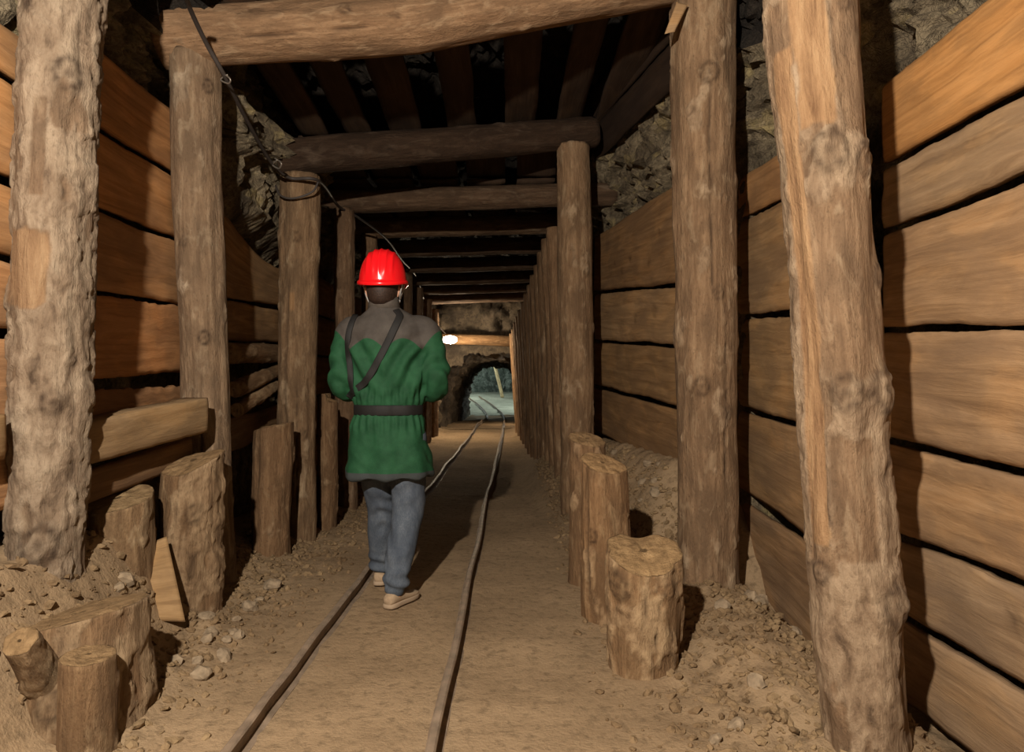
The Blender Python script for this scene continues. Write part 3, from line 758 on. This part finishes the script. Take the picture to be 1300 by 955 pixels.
# cable ------------------------------------------------------------------
cb = empty('power_cable', P(236, 0, 3.2))
def toloc(pts): return [Vector(p)-cb.location for p in pts]
cp = [P(228, -30, 2.9), P(240, 8, 3.2), P(262, 55, 3.45), P(286, 98, 3.62), P(312, 150, 4.0), P(345, 207, 4.55), P(368, 226, 4.78), P(405, 230, 4.86), P(430, 262, 5.9), P(456, 277, 6.3), P(490, 303, 7.2), P(510, 330, 8.6), P(530, 355, 10.9), P(545, 400, 13.6), P(566, 424, 14.3)]
tube('cable', toloc(cp), .011, CABLE, cb, sub=10)
tube('cable_loop', toloc([P(404, 231, 4.83), P(396, 244, 4.80), P(372, 252, 4.79), P(356, 248, 4.82), P(350, 236, 4.9)]), .007, CABLE, cb)
tube('wire_tie', toloc([P(281, 92, 3.62), P(292, 100, 3.58), P(290, 106, 3.6), P(280, 101, 3.63), P(289, 95, 3.6)]), .004, WIRE, cb)
tube('wire_tie', toloc([P(349, 201, 4.55), P(357, 207, 4.5), P(354, 214, 4.53), P(346, 209, 4.56), P(352, 203, 4.52)]), .005, WIRE, cb)
tag(cb, 'thin black cable slung from prop to prop along the upper left', 'cable')

# far lamp and lintel ----------------------------------------------------
log('lintel_log', [(-1.75, 14.45, 1.93, .11), (.55, 14.5, 1.86, .11)], 500, 'log lintel above the rock arch, lit by the bare lamp', 'beam', bark=.1, tint=(.8, .66, .48), nseg=40, step=.05)
lp = empty('bare_lamp', (-1.10, 13.7, 1.86))
BULB = emit('lamp_glass_lit', (1, .88, .68), 22)
V, Fc = [], []
def lathe(name, prof, axis, parent, mat, n=24, at=(0, 0, 0)):
    V, Fc = [], []
    for (r, h) in prof:
        for j in range(n):
            a = 2*PI*j/n; p = (r*math.cos(a), r*math.sin(a), h)
            if axis == 'x': p = (h, r*math.cos(a), r*math.sin(a))
            if axis == 'y': p = (r*math.cos(a), h, r*math.sin(a))
            V.append((p[0]+at[0], p[1]+at[1], p[2]+at[2]))
    for i in range(len(prof)-1):
        for j in range(n): k = (j+1) % n; Fc.append((i*n+j, i*n+k, (i+1)*n+k, (i+1)*n+j))
    o = mesh(name, V, Fc, mat, parent); return o
lathe('bulb', [(.001, -.14), (.05, -.12), (.075, -.05), (.08, .03), (.06, .1), (.035, .14), (.001, .14)], 'x', lp, BULB)
lathe('socket', [(.001, -.24), (.045, -.23), (.05, -.15), (.04, -.12), (.001, -.12)], 'x', lp, plain('lamp_socket', (.3, .26, .2), .5))
lathe('bracket', [(.001, 0), (.012, 0), (.012, .3), (.001, .3)], 'y', lp, STEEL, at=(-.2, 0, 0))
tag(lp, 'glowing bare lamp on the far left beside the rock arch', 'lamp')
def light(name, loc, e, col, r=.05, kind='POINT', size=None, rot=None):
    d = bpy.data.lights.new(name, kind); d.energy = e; d.color = col
    if kind == 'POINT': d.shadow_soft_size = r
    else: d.size = size
    o = bpy.data.objects.new(name, d); C.objects.link(o); o.location = loc
    if rot: o.rotation_euler = rot
    return o
# pale leaning pole in the chamber
log('leaning_pole', [(*P(638, 505, 34.5), .085), (*P(626, 455, 34.5), .08)], 510, 'pale pole leaning in the bright chamber beyond the arch', 'pole', bark=.0, tint=(2.6, 2.9, 2.6), nseg=24, step=.1)

# lights ------------------------------------------------------------------
light('key_lamp', (-.64, -.25, 2.38), 860, (1, .91, .79), .035)
light('arch_lamp', (-1.0, 13.6, 1.74), 140, (1, .82, .58), .08)
light('gallery_fill', (.36, 17.6, 1.1), 45, (1, .82, .6), .06)  # added fill, unseen behind the stakes, brightens the gallery wall
light('chamber_lamp', (1.6, 30, 2.3), 380, (.88, 1, .95), .3)
light('chamber_lamp', (-2.6, 34, 2.3), 260, (.88, 1, .95), .3)
w = bpy.data.worlds.new('world'); bpy.context.scene.world = w; w.use_nodes = True
w.node_tree.nodes['Background'].inputs[0].default_value = (.35, .38, .6, 1)
w.node_tree.nodes['Background'].inputs[1].default_value = .02

#PERSON
# ------------------------------------------------------------------ the man, seen from behind
PX, PY = -.608, 3.65
man = empty('person', (PX, PY, 0))
tag(man, 'person walking away in a green and grey jacket, blue jeans and red helmet', 'person')
def loft(rings, n=48, power=2.0):
    """rings: (cx, cy, z, rx, ry[, tilt])"""
    V, Fc = [], []
    for (cx, cy, z, rx, ry) in rings:
        for j in range(n):
            a = 2*PI*j/n; c, s = math.cos(a), math.sin(a)
            V.append(Vector((cx+rx*abs(c)**(2/power)*(1 if c > 0 else -1), cy+ry*abs(s)**(2/power)*(1 if s > 0 else -1), z)))
    for i in range(len(rings)-1):
        for j in range(n): k = (j+1) % n; Fc.append((i*n+j, i*n+k, (i+1)*n+k, (i+1)*n+j))
    Fc.append(tuple(range(n))[::-1]); Fc.append(tuple((len(rings)-1)*n+j for j in range(n)))
    return V, Fc
def limb(pts, n=20, sub=5):
    """pts: (x,y,z,r) smooth tapered tube with rounded ends"""
    Q = []; m = len(pts); pts = [Vector(p) for p in pts]
    for i in range(m-1):
        p0 = pts[max(0, i-1)]; p1 = pts[i]; p2 = pts[i+1]; p3 = pts[min(m-1, i+2)]
        for k in range(sub):
            t = k/sub; Q.append(.5*((2*p1)+(p2-p0)*t+(2*p0-5*p1+4*p2-p3)*t*t+(3*p1-p0-3*p2+p3)*t**3))
    Q.append(pts[-1])
    d0 = (Q[0].xyz-Q[1].xyz).normalized(); d1 = (Q[-1].xyz-Q[-2].xyz).normalized()
    def ext(q, d, f, g): v = q.xyz+d*q.w*f; return Vector((*v, q.w*g))
    Q = [ext(Q[0], d0, .75, .35), ext(Q[0], d0, .45, .8)]+Q+[ext(Q[-1], d1, .45, .8), ext(Q[-1], d1, .75, .35)]
    V, Fc = [], []; ref = Vector((.13, .05, 1)).normalized(); pa = None
    for i, q in enumerate(Q):
        d = (Q[min(i+1, len(Q)-1)].xyz-Q[max(i-1, 0)].xyz).normalized()
        a = (pa if pa else (d.cross(ref) if d.cross(ref).length > .2 else d.cross(Vector((1, 0, 0)))))
        a = (a-d*a.dot(d)).normalized(); pa = a; b = d.cross(a)
        for j in range(n): V.append(q.xyz+(a*math.cos(2*PI*j/n)+b*math.sin(2*PI*j/n))*q.w)
    for i in range(len(Q)-1):
        for j in range(n): k = (j+1) % n; Fc.append((i*n+j, i*n+k, (i+1)*n+k, (i+1)*n+j))
    Fc.append(tuple(range(n))[::-1]); Fc.append(tuple((len(Q)-1)*n+j for j in range(n)))
    return V, Fc
def fuse(name, pieces, voxel, smooth_it, mat, fn=None, parent=man):
    bm = bmesh.new()
    for V, Fc in pieces:
        vs_ = [bm.verts.new(v) for v in V]
        for f in Fc: bm.faces.new([vs_[i] for i in f])
    bmesh.ops.recalc_face_normals(bm, faces=bm.faces)
    me = bpy.data.meshes.new(name+'_src'); bm.to_mesh(me); bm.free()
    t = bpy.data.objects.new(name+'_src', me); C.objects.link(t)
    r = t.modifiers.new('r', 'REMESH'); r.mode = 'VOXEL'; r.voxel_size = voxel; r.use_smooth_shade = True
    s_ = t.modifiers.new('s', 'SMOOTH'); s_.factor = .5; s_.iterations = smooth_it
    dg = bpy.context.evaluated_depsgraph_get(); dg.update()
    me2 = bpy.data.meshes.new_from_object(t.evaluated_get(dg)); me2.name = name
    bpy.data.objects.remove(t); bpy.data.meshes.remove(me)
    me2.materials.clear(); me2.materials.append(mat)
    if fn:
        nr = [v.normal.copy() for v in me2.vertices]
        for v, nn in zip(me2.vertices, nr): v.co = v.co+nn*fn(v.co, nn)
    me2.polygons.foreach_set('use_smooth', [True]*len(me2.polygons)); me2.update()
    o = bpy.data.objects.new(name, me2); C.objects.link(o); o.parent = parent; return o

# -- body ------------------------------------------------------------
HX = -.028; HZ = 1.60      # head centre
headR = []
for z, rx, ry, cy in ((-.135, .030, .030, .045), (-.118, .050, .060, .028), (-.09, .062, .080, .012), (-.05, .070, .092, .0), (0, .076, .098, -.004), (.05, .077, .100, -.006), (.085, .068, .090, -.008), (.108, .048, .066, -.008), (.118, .02, .03, -.008)):
    headR.append((HX, cy, HZ+z, rx, ry))
SHL, SHR = (-.175, 0, 1.385), (.185, 0, 1.385)
ELL, ELR = (-.232, -.02, 1.085), (.238, -.02, 1.095)
WRL, WRR = (-.095, .235, 1.10), (.075, .235, 1.11)
def hand(wr, side):
    """relaxed hands closed over each other in front of the belly; palm, four fingers and thumb"""
    P_ = []; w_ = Vector(wr); d = Vector((-side*.80, .55, .05)).normalized(); up = Vector((0, .1, 1)).normalized(); nrm_ = d.cross(up)*side
    K = w_+d*.085
    P_.append(limb([(*(w_+d*-.01), .026), (*(w_+d*.035), .030), (*(w_+d*.07), .028)], 14, 4))
    P_.append(limb([(*(w_+d*.03+up*.018), .017), (*(K+up*.026), .015)], 12, 3)); P_.append(limb([(*(w_+d*.03-up*.016), .017), (*(K-up*.026), .014)], 12, 3))
    ln = (.040, .045, .042, .033)
    for f in range(4):
        b_ = K+up*(.029-.0195*f); l = ln[f]; cu = -nrm_
        p1 = b_+d*l; p2 = p1+(d*.55+cu*.8).normalized()*l*.72; p3 = p2+(cu*.9-d*.5).normalized()*l*.55
        P_.append(limb([(*(b_-d*.02), .0095), (*b_, .0095), (*p1, .0088), (*p2, .0080), (*p3, .0070)], 10, 3))
    t0 = w_+d*.025+up*.022; t1 = t0+(up*.75+d*.6-nrm_*.1).normalized()*.038; t2 = t1+(d*.9+up*.25-nrm_*.3).normalized()*.030
    P_.append(limb([(*t0, .014), (*t1, .011), (*t2, .0085)], 10, 4))
    return P_
pieces = [loft(headR, 32),
  limb([(HX, -.01, 1.56, .052), (-.02, -.015, 1.50, .056), (-.01, -.01, 1.44, .07)]),
  loft([(0, 0, .80, .13, .09), (0, 0, .90, .155, .105), (0, 0, 1.0, .135, .095), (0, 0, 1.15, .15, .10), (0, 0, 1.30, .165, .105), (0, 0, 1.40, .14, .085), (0, 0, 1.455, .07, .06)], 32),
  limb([(-.10, 0, 1.40, .055), (*SHL, .055), (-.21, -.01, 1.24, .046), (-.222, -.005, 1.09, .028), (-.165, .11, 1.09, .028), (*WRL, .026)]),
  limb([(.10, 0, 1.40, .055), (*SHR, .055), (.215, -.01, 1.24, .046), (.225, -.005, 1.10, .028), (.155, .11, 1.10, .028), (*WRR, .026)]),
  limb([(-.085, 0, .84, .085), (-.075, .08, .64, .065), (-.06, .165, .455, .05), (-.07, .20, .30, .048), (-.085, .25, .115, .034), (-.085, .25, .06, .032)]),
  limb([(.09, 0, .84, .085), (.098, .02, .66, .066), (.10, .02, .48, .05), (.085, -.05, .32, .048), (.055, -.13, .12, .034), (.055, -.13, .06, .032)]),
  limb([(HX, .088, HZ-.0, .010), (HX, .108, HZ-.028, .013), (HX, .098, HZ-.036, .014)], 12, 3),
  limb([(HX-.078, -.005, HZ+.018, .008), (HX-.084, -.014, HZ-.008, .009), (HX-.076, -.004, HZ-.038, .007)], 10, 3),
  limb([(HX+.078, -.005, HZ+.018, .008), (HX+.084, -.014, HZ-.008, .009), (HX+.076, -.004, HZ-.038, .007)], 10, 3)]
pieces += hand(WRL, -1)+hand(WRR, 1)
SKIN = plain('skin', (.50, .27, .18), .55, .4, 0, 20, .12)
body = fuse('body', pieces, .0048, 2, SKIN); body['label'] = 'skin showing at the neck and ankles'
for s in (-1, 1):
    e = lathe('eye', [(.0005, -.011), (.007, -.008), (.011, 0), (.007, .008), (.0005, .011)], 'y', man, plain('eye_white', (.8, .78, .75), .3), 14, (HX+s*.03, .084, HZ+.004))
lip, lf = limb([(HX-.022, .094, HZ-.066, .004), (HX, .102, HZ-.066, .006), (HX+.022, .094, HZ-.066, .004)], 10, 4)
mesh('mouth', lip, lf, plain('lips', (.42, .16, .13), .5), man)
V, Fc = loft([(HX, -.016, HZ-.085, .052, .072), (HX, -.022, HZ-.06, .070, .086), (HX, -.022, HZ-.02, .079, .094), (HX, -.018, HZ+.05, .086, .100), (HX, -.012, HZ+.10, .07, .085)], 40)
V = [v if v.y < .035 or v.z > HZ+.045 else Vector((v.x*1, min(v.y, .035+.0*v.z), v.z)) for v in V]
HAIR = plain('brown_hair', (.028, .015, .010), .6, .3, 0, 120, .5, .004)
hair = mesh('hair', V, Fc, HAIR, man); hair['label'] = 'short dark brown hair under the helmet'

# -- jeans -------------------------------------------------------------
def jeanfn(p, nn):
    leg = -1 if p.x < .01 else 1
    k = .009*math.sin(p.z*62+N(p.x*10, p.y*10, 3)*5+leg)*max(0, N(p.x*9, p.y*9+3, p.z*3)+.25)
    low = .012*math.sin(p.z*95+p.x*20)*sm(.22, .12, p.z)*.7
    return k+low+.006*fbm(p.x*10, p.y*10, p.z*5, 3)
s = NT('blue_denim', .85, .2); g = s.obj()
c = s.ramp(s.noise(s.scale(g, (1, 1, .6)), 9, 5, .6), [(.3, (.038, .047, .064)), (.55, (.085, .10, .122)), (.75, (.145, .16, .18))])
c = s.mix(s.ramp(s.noise(s.scale(g, (1, 1, .25)), 220, 2), [(.4, .35), (.6, 0.)]), c, (.03, .04, .06)); s.col(c); s.bump(s.noise(g, 260, 2), .002, .5); DENIM = s.m
jl = [limb([(-.085, 0, .86, .105), (-.078, .06, .68, .094), (-.062, .155, .46, .078), (-.068, .19, .33, .072), (-.080, .235, .17, .062), (-.082, .245, .115, .062)], 28),
      limb([(.09, 0, .86, .105), (.096, .01, .68, .096), (.10, .015, .48, .082), (.088, -.045, .34, .075), (.062, -.115, .18, .064), (.058, -.127, .115, .064)], 28),
      loft([(0, 0, .80, .165, .115), (0, 0, .92, .165, .115)], 32)]
jeans = fuse('jeans', jl, .0085, 3, DENIM, jeanfn)

# -- shoes -------------------------------------------------------------
SUEDE = plain('tan_suede', (.33, .235, .15), .9, .15, 0, 60, .15, .002); SOLE = plain('pale_sole', (.33, .24, .16), .8); SOCK = plain('orange_sock', (.50, .17, .07), .9, .1, 0, 90, .2)
def shoe(x, y, z, yaw, pitch, label):
    M = Matrix.Translation((x, y, z)) @ Matrix.Rotation(yaw, 4, 'Z') @ Matrix.Rotation(pitch, 4, 'X') @ Matrix.Scale(.9, 4)
    # y forward; heel at -.06, toe at .20
    prof = [(-.075, .018, .02, .055), (-.068, .030, .018, .070), (-.04, .037, .016, .082), (0, .038, .014, .088), (.04, .038, .014, .075), (.08, .042, .014, .058), (.12, .046, .014, .048), (.16, .044, .014, .042), (.19, .032, .016, .034), (.203, .014, .02, .028)]
    V, Fc = [], []; n = 24
    for (yy_, hw, zb, zt) in prof:
        for j in range(n):
            a = 2*PI*j/n; c_, s_ = math.cos(a), math.sin(a)
            V.append(M @ Vector((hw*abs(c_)**.8*(1 if c_ > 0 else -1), yy_, (zb+zt)/2+(zt-zb)/2*abs(s_)**.8*(1 if s_ > 0 else -1))))
    for i in range(len(prof)-1):
        for j in range(n): k = (j+1) % n; Fc.append((i*n+j, i*n+k, (i+1)*n+k, (i+1)*n+j))
    Fc += [tuple(range(n))[::-1], tuple((len(prof)-1)*n+j for j in range(n))]
    sh = mesh('shoe', V, Fc, SUEDE, man); sh['label'] = label
    V, Fc = [], []; outl = [(-.080, .014), (-.074, .030), (-.04, .041), (0, .040), (.05, .042), (.10, .048), (.15, .048), (.19, .036), (.208, .014)]
    ring = [(w_, y_) for y_, w_ in outl]+[(-w_, y_) for y_, w_ in outl[::-1]]; n = len(ring)
    for h in (0, .004, .020, .024):
        f = .97 if h in (0, .024) else 1
        for (a, b) in ring: V.append(M @ Vector((a*f, b*f+.06*(1-f), h)))
    for i in range(3):
        for j in range(n): k = (j+1) % n; Fc.append((i*n+j, i*n+k, (i+1)*n+k, (i+1)*n+j))
    Fc += [tuple(range(n))[::-1], tuple(3*n+j for j in range(n))]
    mesh('sole', V, Fc, SOLE, sh)
    V, Fc = loft([(0, -.008, .05, .036, .040), (0, -.006, .075, .040, .045), (0, -.004, .092, .041, .046), (0, -.004, .088, .034, .038), (0, -.004, .07, .032, .036)], 24)
    mesh('collar', [M @ v for v in V], Fc, SUEDE, sh)
    for q in range(4):
        yy_ = .045+.018*q; lv, lf_ = limb([(-.022, yy_, .071-.07*(yy_-.04)*3.0, .0025), (0, yy_+.004, .079-.07*(yy_-.04)*3.0, .0028), (.022, yy_, .071-.07*(yy_-.04)*3.0, .0025)], 8, 3)
        mesh('lace', [M @ v for v in lv], lf_, SOLE, sh)
fl = gz(PX, PY+.2)
shoe(-.085, .25, gz(PX-.085, PY+.25)+.006, .05, math.radians(-3), 'tan shoe of the forward left foot')
shoe(.055, -.125, gz(PX+.055, PY-.125)+.006, math.radians(-27), math.radians(-6) if False else math.radians(0), 'tan shoe of the rear right foot')
for (x, y) in ((-.085, .25), (.055, -.13)):
    V, Fc = limb([(x, y, .065, .034), (x, y, .12, .038)], 20, 3); o = mesh('sock', V, Fc, SOCK, man); o['label'] = 'rust orange sock'

# -- jacket ------------------------------------------------------------
jr = [(.004, 0, .632, .222, .150), (.004, 0, .645, .226, .155), (.004, 0, .70, .222, .152), (.002, 0, .80, .207, .142), (.0, 0, .90, .192, .134), (0, 0, .965, .183, .128), (0, 0, 1.0, .183, .128),
      (0, 0, 1.07, .196, .135), (.0, 0, 1.18, .204, .138), (0, 0, 1.30, .212, .138), (0, 0, 1.37, .212, .130), (0, 0, 1.42, .188, .115), (-.004, 0, 1.455, .145, .098), (-.012, -.004, 1.485, .098, .082), (-.02, -.008, 1.505, .078, .072), (-.024, -.010, 1.548, .070, .067)]
jp = [loft(jr, 64, 2.25),
      limb([(-.13, 0, 1.39, .075), (-.190, 0, 1.375, .080), (-.226, -.012, 1.26, .073), (-.236, -.02, 1.12, .070), (-.215, .045, 1.075, .066), (-.14, .16, 1.09, .055), (-.11, .215, 1.10, .046)], 28),
      limb([(.13, 0, 1.39, .075), (.195, 0, 1.375, .080), (.226, -.012, 1.26, .076), (.240, -.02, 1.13, .074), (.215, .045, 1.085, .068), (.13, .16, 1.10, .055), (.095, .215, 1.11, .046)], 28)]
def jackfn(p, nn):
    d = 0; az = math.atan2(p.y, p.x)
    tors = sm(.225, .19, abs(p.x))
    g1 = math.exp(-((p.z-.915)/.05)**2)+math.exp(-((p.z-1.05)/.05)**2)
    d += tors*g1*.0055*math.sin(az*26+4*N(p.x*5, p.y*5, p.z*4))
    d -= tors*.012*math.exp(-((p.z-.982)/.028)**2)
    d += .012*fbm(p.x*5, p.y*5, p.z*4.2, 3)-.010*abs(N(p.x*9+p.z*6, p.y*8, p.z*8-p.x*5))
    # drag folds running from the shoulder blades down to the elbows
    k = sm(1.40, 1.25, p.z)*sm(1.0, 1.1, p.z)*(.25+.75*tors)
    d += k*.016*math.sin((abs(p.x)*1.0-(p.z-1.1)*.75)*52+3*N(p.x*4, p.y*4, p.z*4))*(.5+.5*sm(.03, .14, abs(p.x)))
    e = sm(.19, .23, abs(p.x)); d += e*.006*math.sin(p.z*58+p.y*40+4*N(p.x*8, p.y*8, p.z*6))*sm(1.32, 1.2, p.z)
    # skirt waves
    d += sm(.95, .75, p.z)*.008*math.sin(az*7+2*N(p.x*4, p.y*4, 1))
    # yoke edge seam
    return d
s = NT('green_and_grey_jacket_cloth', .75, .25); g = s.obj()
sep = s.n('ShaderNodeSeparateXYZ'); s.l(g, sep.inputs[0]); X_, Y_, Z_ = sep.outputs
# scalloped grey yoke: lower edge hangs lower in the centre and over the arms
ax_ = s.math('ABSOLUTE', s.math('ADD', X_, -.004))
sc1 = s.math('MULTIPLY', s.math('ABSOLUTE', s.math('SINE', s.math('MULTIPLY', ax_, 17.5))), .055)
edge = s.math('SUBTRACT', s.math('ADD', 1.285, sc1), s.math('MULTIPLY', s.math('MAXIMUM', s.math('SUBTRACT', ax_, .18), 0), -.5))
yoke = s.math('GREATER_THAN', Z_, edge)
hem = s.math('LESS_THAN', Z_, .668)
nz = s.noise(g, 14, 5, .6)
grn = s.ramp(nz, [(.3, (.006, .042, .016)), (.7, (.015, .076, .031))])
gry = s.ramp(nz, [(.3, (.042, .035, .030)), (.7, (.072, .061, .052))])
c = s.mix(yoke, grn, gry); c = s.mix(hem, c, (.035, .040, .040)); s.col(c)
s.bump(s.math('ADD', s.noise(g, 300, 2), s.math('MULTIPLY', s.noise(g, 26, 4), 1.2)), .004, .5); JACK = s.m
jacket = fuse('jacket', jp, .0085, 3, JACK, jackfn); jacket['label'] = 'green jacket with scalloped dark grey yoke and dark hem'
bvh = BVHTree.FromPolygons([v.co for v in jacket.data.vertices], [tuple(p.vertices) for p in jacket.data.polygons])
STRAP = plain('dark_strap_webbing', (.009, .008, .0075), .7, .3, 0, 200, .3, .001)
def ribbon(name, pts, wd, th, parent, mat=STRAP):
    """pts: (point, normal)"""
    V, Fc = [], []
    for i, (p, nn) in enumerate(pts):
        d = (pts[min(i+1, len(pts)-1)][0]-pts[max(i-1, 0)][0]).normalized(); sd = d.cross(nn).normalized()
        for (a, b) in ((-.5, 0), (-.5, .8), (-.42, 1), (.42, 1), (.5, .8), (.5, 0)): V.append(p+sd*wd*a+nn*th*b)
    n = 6
    for i in range(len(pts)-1):
        for j in range(n): k = (j+1) % n; Fc.append((i*n+j, i*n+k, (i+1)*n+k, (i+1)*n+j))
    Fc += [tuple(range(n))[::-1], tuple((len(pts)-1)*n+j for j in range(n))]
    o = mesh(name, V, Fc, mat, parent)
    bm = bmesh.new(); bm.from_mesh(o.data); bmesh.ops.recalc_face_normals(bm, faces=bm.faces); bm.to_mesh(o.data); bm.free(); return o
def onback(path, side=-1, m=40, lift=.004):
    out = []
    for i in range(m+1):
        f = i/m*(len(path)-1); a = int(min(f, len(path)-2)); t = f-a
        x = lerp(path[a][0], path[a+1][0], t); z = lerp(path[a][1], path[a+1][1], t)
        h = bvh.ray_cast(Vector((x, side*.6, z)), Vector((0, -side, 0)))
        if h[0]: out.append((h[0]+h[1]*lift, h[1]))
    # smooth
    for _ in range(4):
        out = [out[0]]+[((out[i-1][0]+out[i][0]*2+out[i+1][0])/4, (out[i-1][1]+out[i][1]*2+out[i+1][1]).normalized()) for i in range(1, len(out)-1)]+[out[-1]]
    return out
def W(px, py): return ((px-493)/246.6, CZ-(py-478)/246.6)
ribbon('shoulder_strap', onback([W(505, 396), W(512, 404), W(500, 432), W(485, 462), W(470, 486), W(449, 500), W(443, 504)]), .036, .006, man)
ribbon('shoulder_strap', onback([W(461, 393), W(453, 402), W(447, 425), W(446, 450), W(449, 475), W(453, 500)]), .030, .006, man)
ribbon('shoulder_strap', onback([W(505, 396), W(500, 420), W(478, 470), W(462, 500)], 1), .036, .006, man)
ribbon('shoulder_strap', onback([W(461, 393), W(462, 420), W(462, 460), W(462, 500)], 1), .030, .006, man)
bl_ = []
for i in range(97):
    a = 2*PI*i/96; h = bvh.ray_cast(Vector((.6*math.cos(a), .6*math.sin(a), .980)), Vector((-math.cos(a), -math.sin(a), 0)))
    if h[0]: bl_.append((h[0]+Vector((math.cos(a), math.sin(a), 0))*.002, Vector((math.cos(a), math.sin(a), 0))))
for _ in range(3): bl_ = [((bl_[(i-1) % len(bl_)][0]+bl_[i][0]*2+bl_[(i+1) % len(bl_)][0])/4, bl_[i][1]) for i in range(len(bl_))]
bl_.append(bl_[0])
belt = ribbon('belt', bl_, .052, .010, man); belt['label'] = 'wide black elastic waist belt'
V = [Vector((x, y, z)) for x in (-.024, .024) for y in (.14, .156) for z in (.952, 1.008)]
mesh('buckle', V, [(0, 1, 3, 2), (4, 6, 7, 5), (0, 4, 5, 1), (2, 3, 7, 6), (0, 2, 6, 4), (1, 5, 7, 3)], STRAP, belt, smooth=False)
# collar band
V, Fc = loft([(-.020, -.008, 1.495, .084, .077), (-.022, -.010, 1.54, .076, .072), (-.024, -.011, 1.556, .073, .070), (-.024, -.011, 1.55, .066, .063), (-.022, -.01, 1.50, .062, .06)], 40)
o = mesh('collar', V, Fc, plain('grey_collar_cloth', (.075, .063, .053), .8, .2, 0, 30, .2, .003), jacket)
o['label'] = 'grey stand-up collar'

# -- helmet -------------------------------------------------------------
RED = plain('glossy_red_plastic', (.74, .008, .012), .22, .5)
HC = Vector((HX, -.002, 1.622))
V, Fc = [], []; nr_, na = 26, 128; RX, RY, RZ = .121, .140, .178
def dome_pt(i, j, inner=0):
    ph = (i/nr_)*PI/2; a = 2*PI*j/na
    c_, s_ = math.cos(ph), math.sin(ph)
    x = math.cos(a)*c_**.78; y = math.sin(a)*c_**.78; z = s_
    r = 1-inner*.03
    px = x*RX*r; py = y*RY*r; pz = z*RZ*r-.03*(1 if y < 0 else .55)*0
    # raised ribs running front to back and radial ribs on the back
    if not inner:
        rb = 0
        for xk in (-.062, -.031, 0, .031, .062): rb = max(rb, math.exp(-((px-xk)/.0065)**2))
        k = rb*.0052*sm(.10, .4, s_)
        px += x*k; py += y*k; pz += z*k
        # waist line above the rim
    return Vector((px, py, pz))
for i in range(nr_+1):
    for j in range(na): V.append(HC+dome_pt(i, j))
for i in range(nr_):
    for j in range(na): k = (j+1) % na; Fc.append((i*na+j, i*na+k, (i+1)*na+k, (i+1)*na+j))
b = len(V)
for i in range(nr_+1):
    for j in range(na): V.append(HC+dome_pt(i, j, 1))
for i in range(nr_):
    for j in range(na): k = (j+1) % na; Fc.append((b+i*na+j, b+(i+1)*na+j, b+(i+1)*na+k, b+i*na+k))
for j in range(na): k = (j+1) % na; Fc.append((j, b+j, b+k, k))
helm = mesh('helmet', V, Fc, RED, man); helm['label'] = 'glossy red ribbed safety helmet'
V, Fc = [], []
for (dr, dz) in ((-.004, .010), (.004, .010), (.009, .002), (.0085, -.010), (.004, -.012), (-.004, -.008)):
    for j in range(na):
        a = 2*PI*j/na; pk = max(0, math.sin(a))**3*.045*(1 if dr > 0 else 0)
        V.append(HC+Vector((math.cos(a)*(RX+dr), math.sin(a)*(RY+dr+pk), dz-.010*max(0, -math.sin(a))*1.0-pk*.35+.012*abs(math.cos(a))**3)))
for i in range(6):
    for j in range(na): k = (j+1) % na; i2 = (i+1) % 6; Fc.append((i*na+j, i*na+k, i2*na+k, i2*na+j))
o = mesh('brim', V, Fc, RED, helm)
bm = bmesh.new(); bm.from_mesh(o.data); bmesh.ops.recalc_face_normals(bm, faces=bm.faces); bm.to_mesh(o.data); bm.free()
STR2 = plain('pale_chin_strap', (.30, .28, .26), .6)
for s_ in (-1, 1):
    tube('chin_strap', [(HX+s_*.105, .03, 1.625), (HX+s_*.088, .03, 1.56), (HX+s_*.05, .05, 1.485), (HX, .06, 1.468)], .0045, STR2, helm)
tube('chin_strap', [(HX+.108, -.045, 1.622), (HX+.092, -.02, 1.575), (HX+.085, .02, 1.55)], .004, STR2, helm)
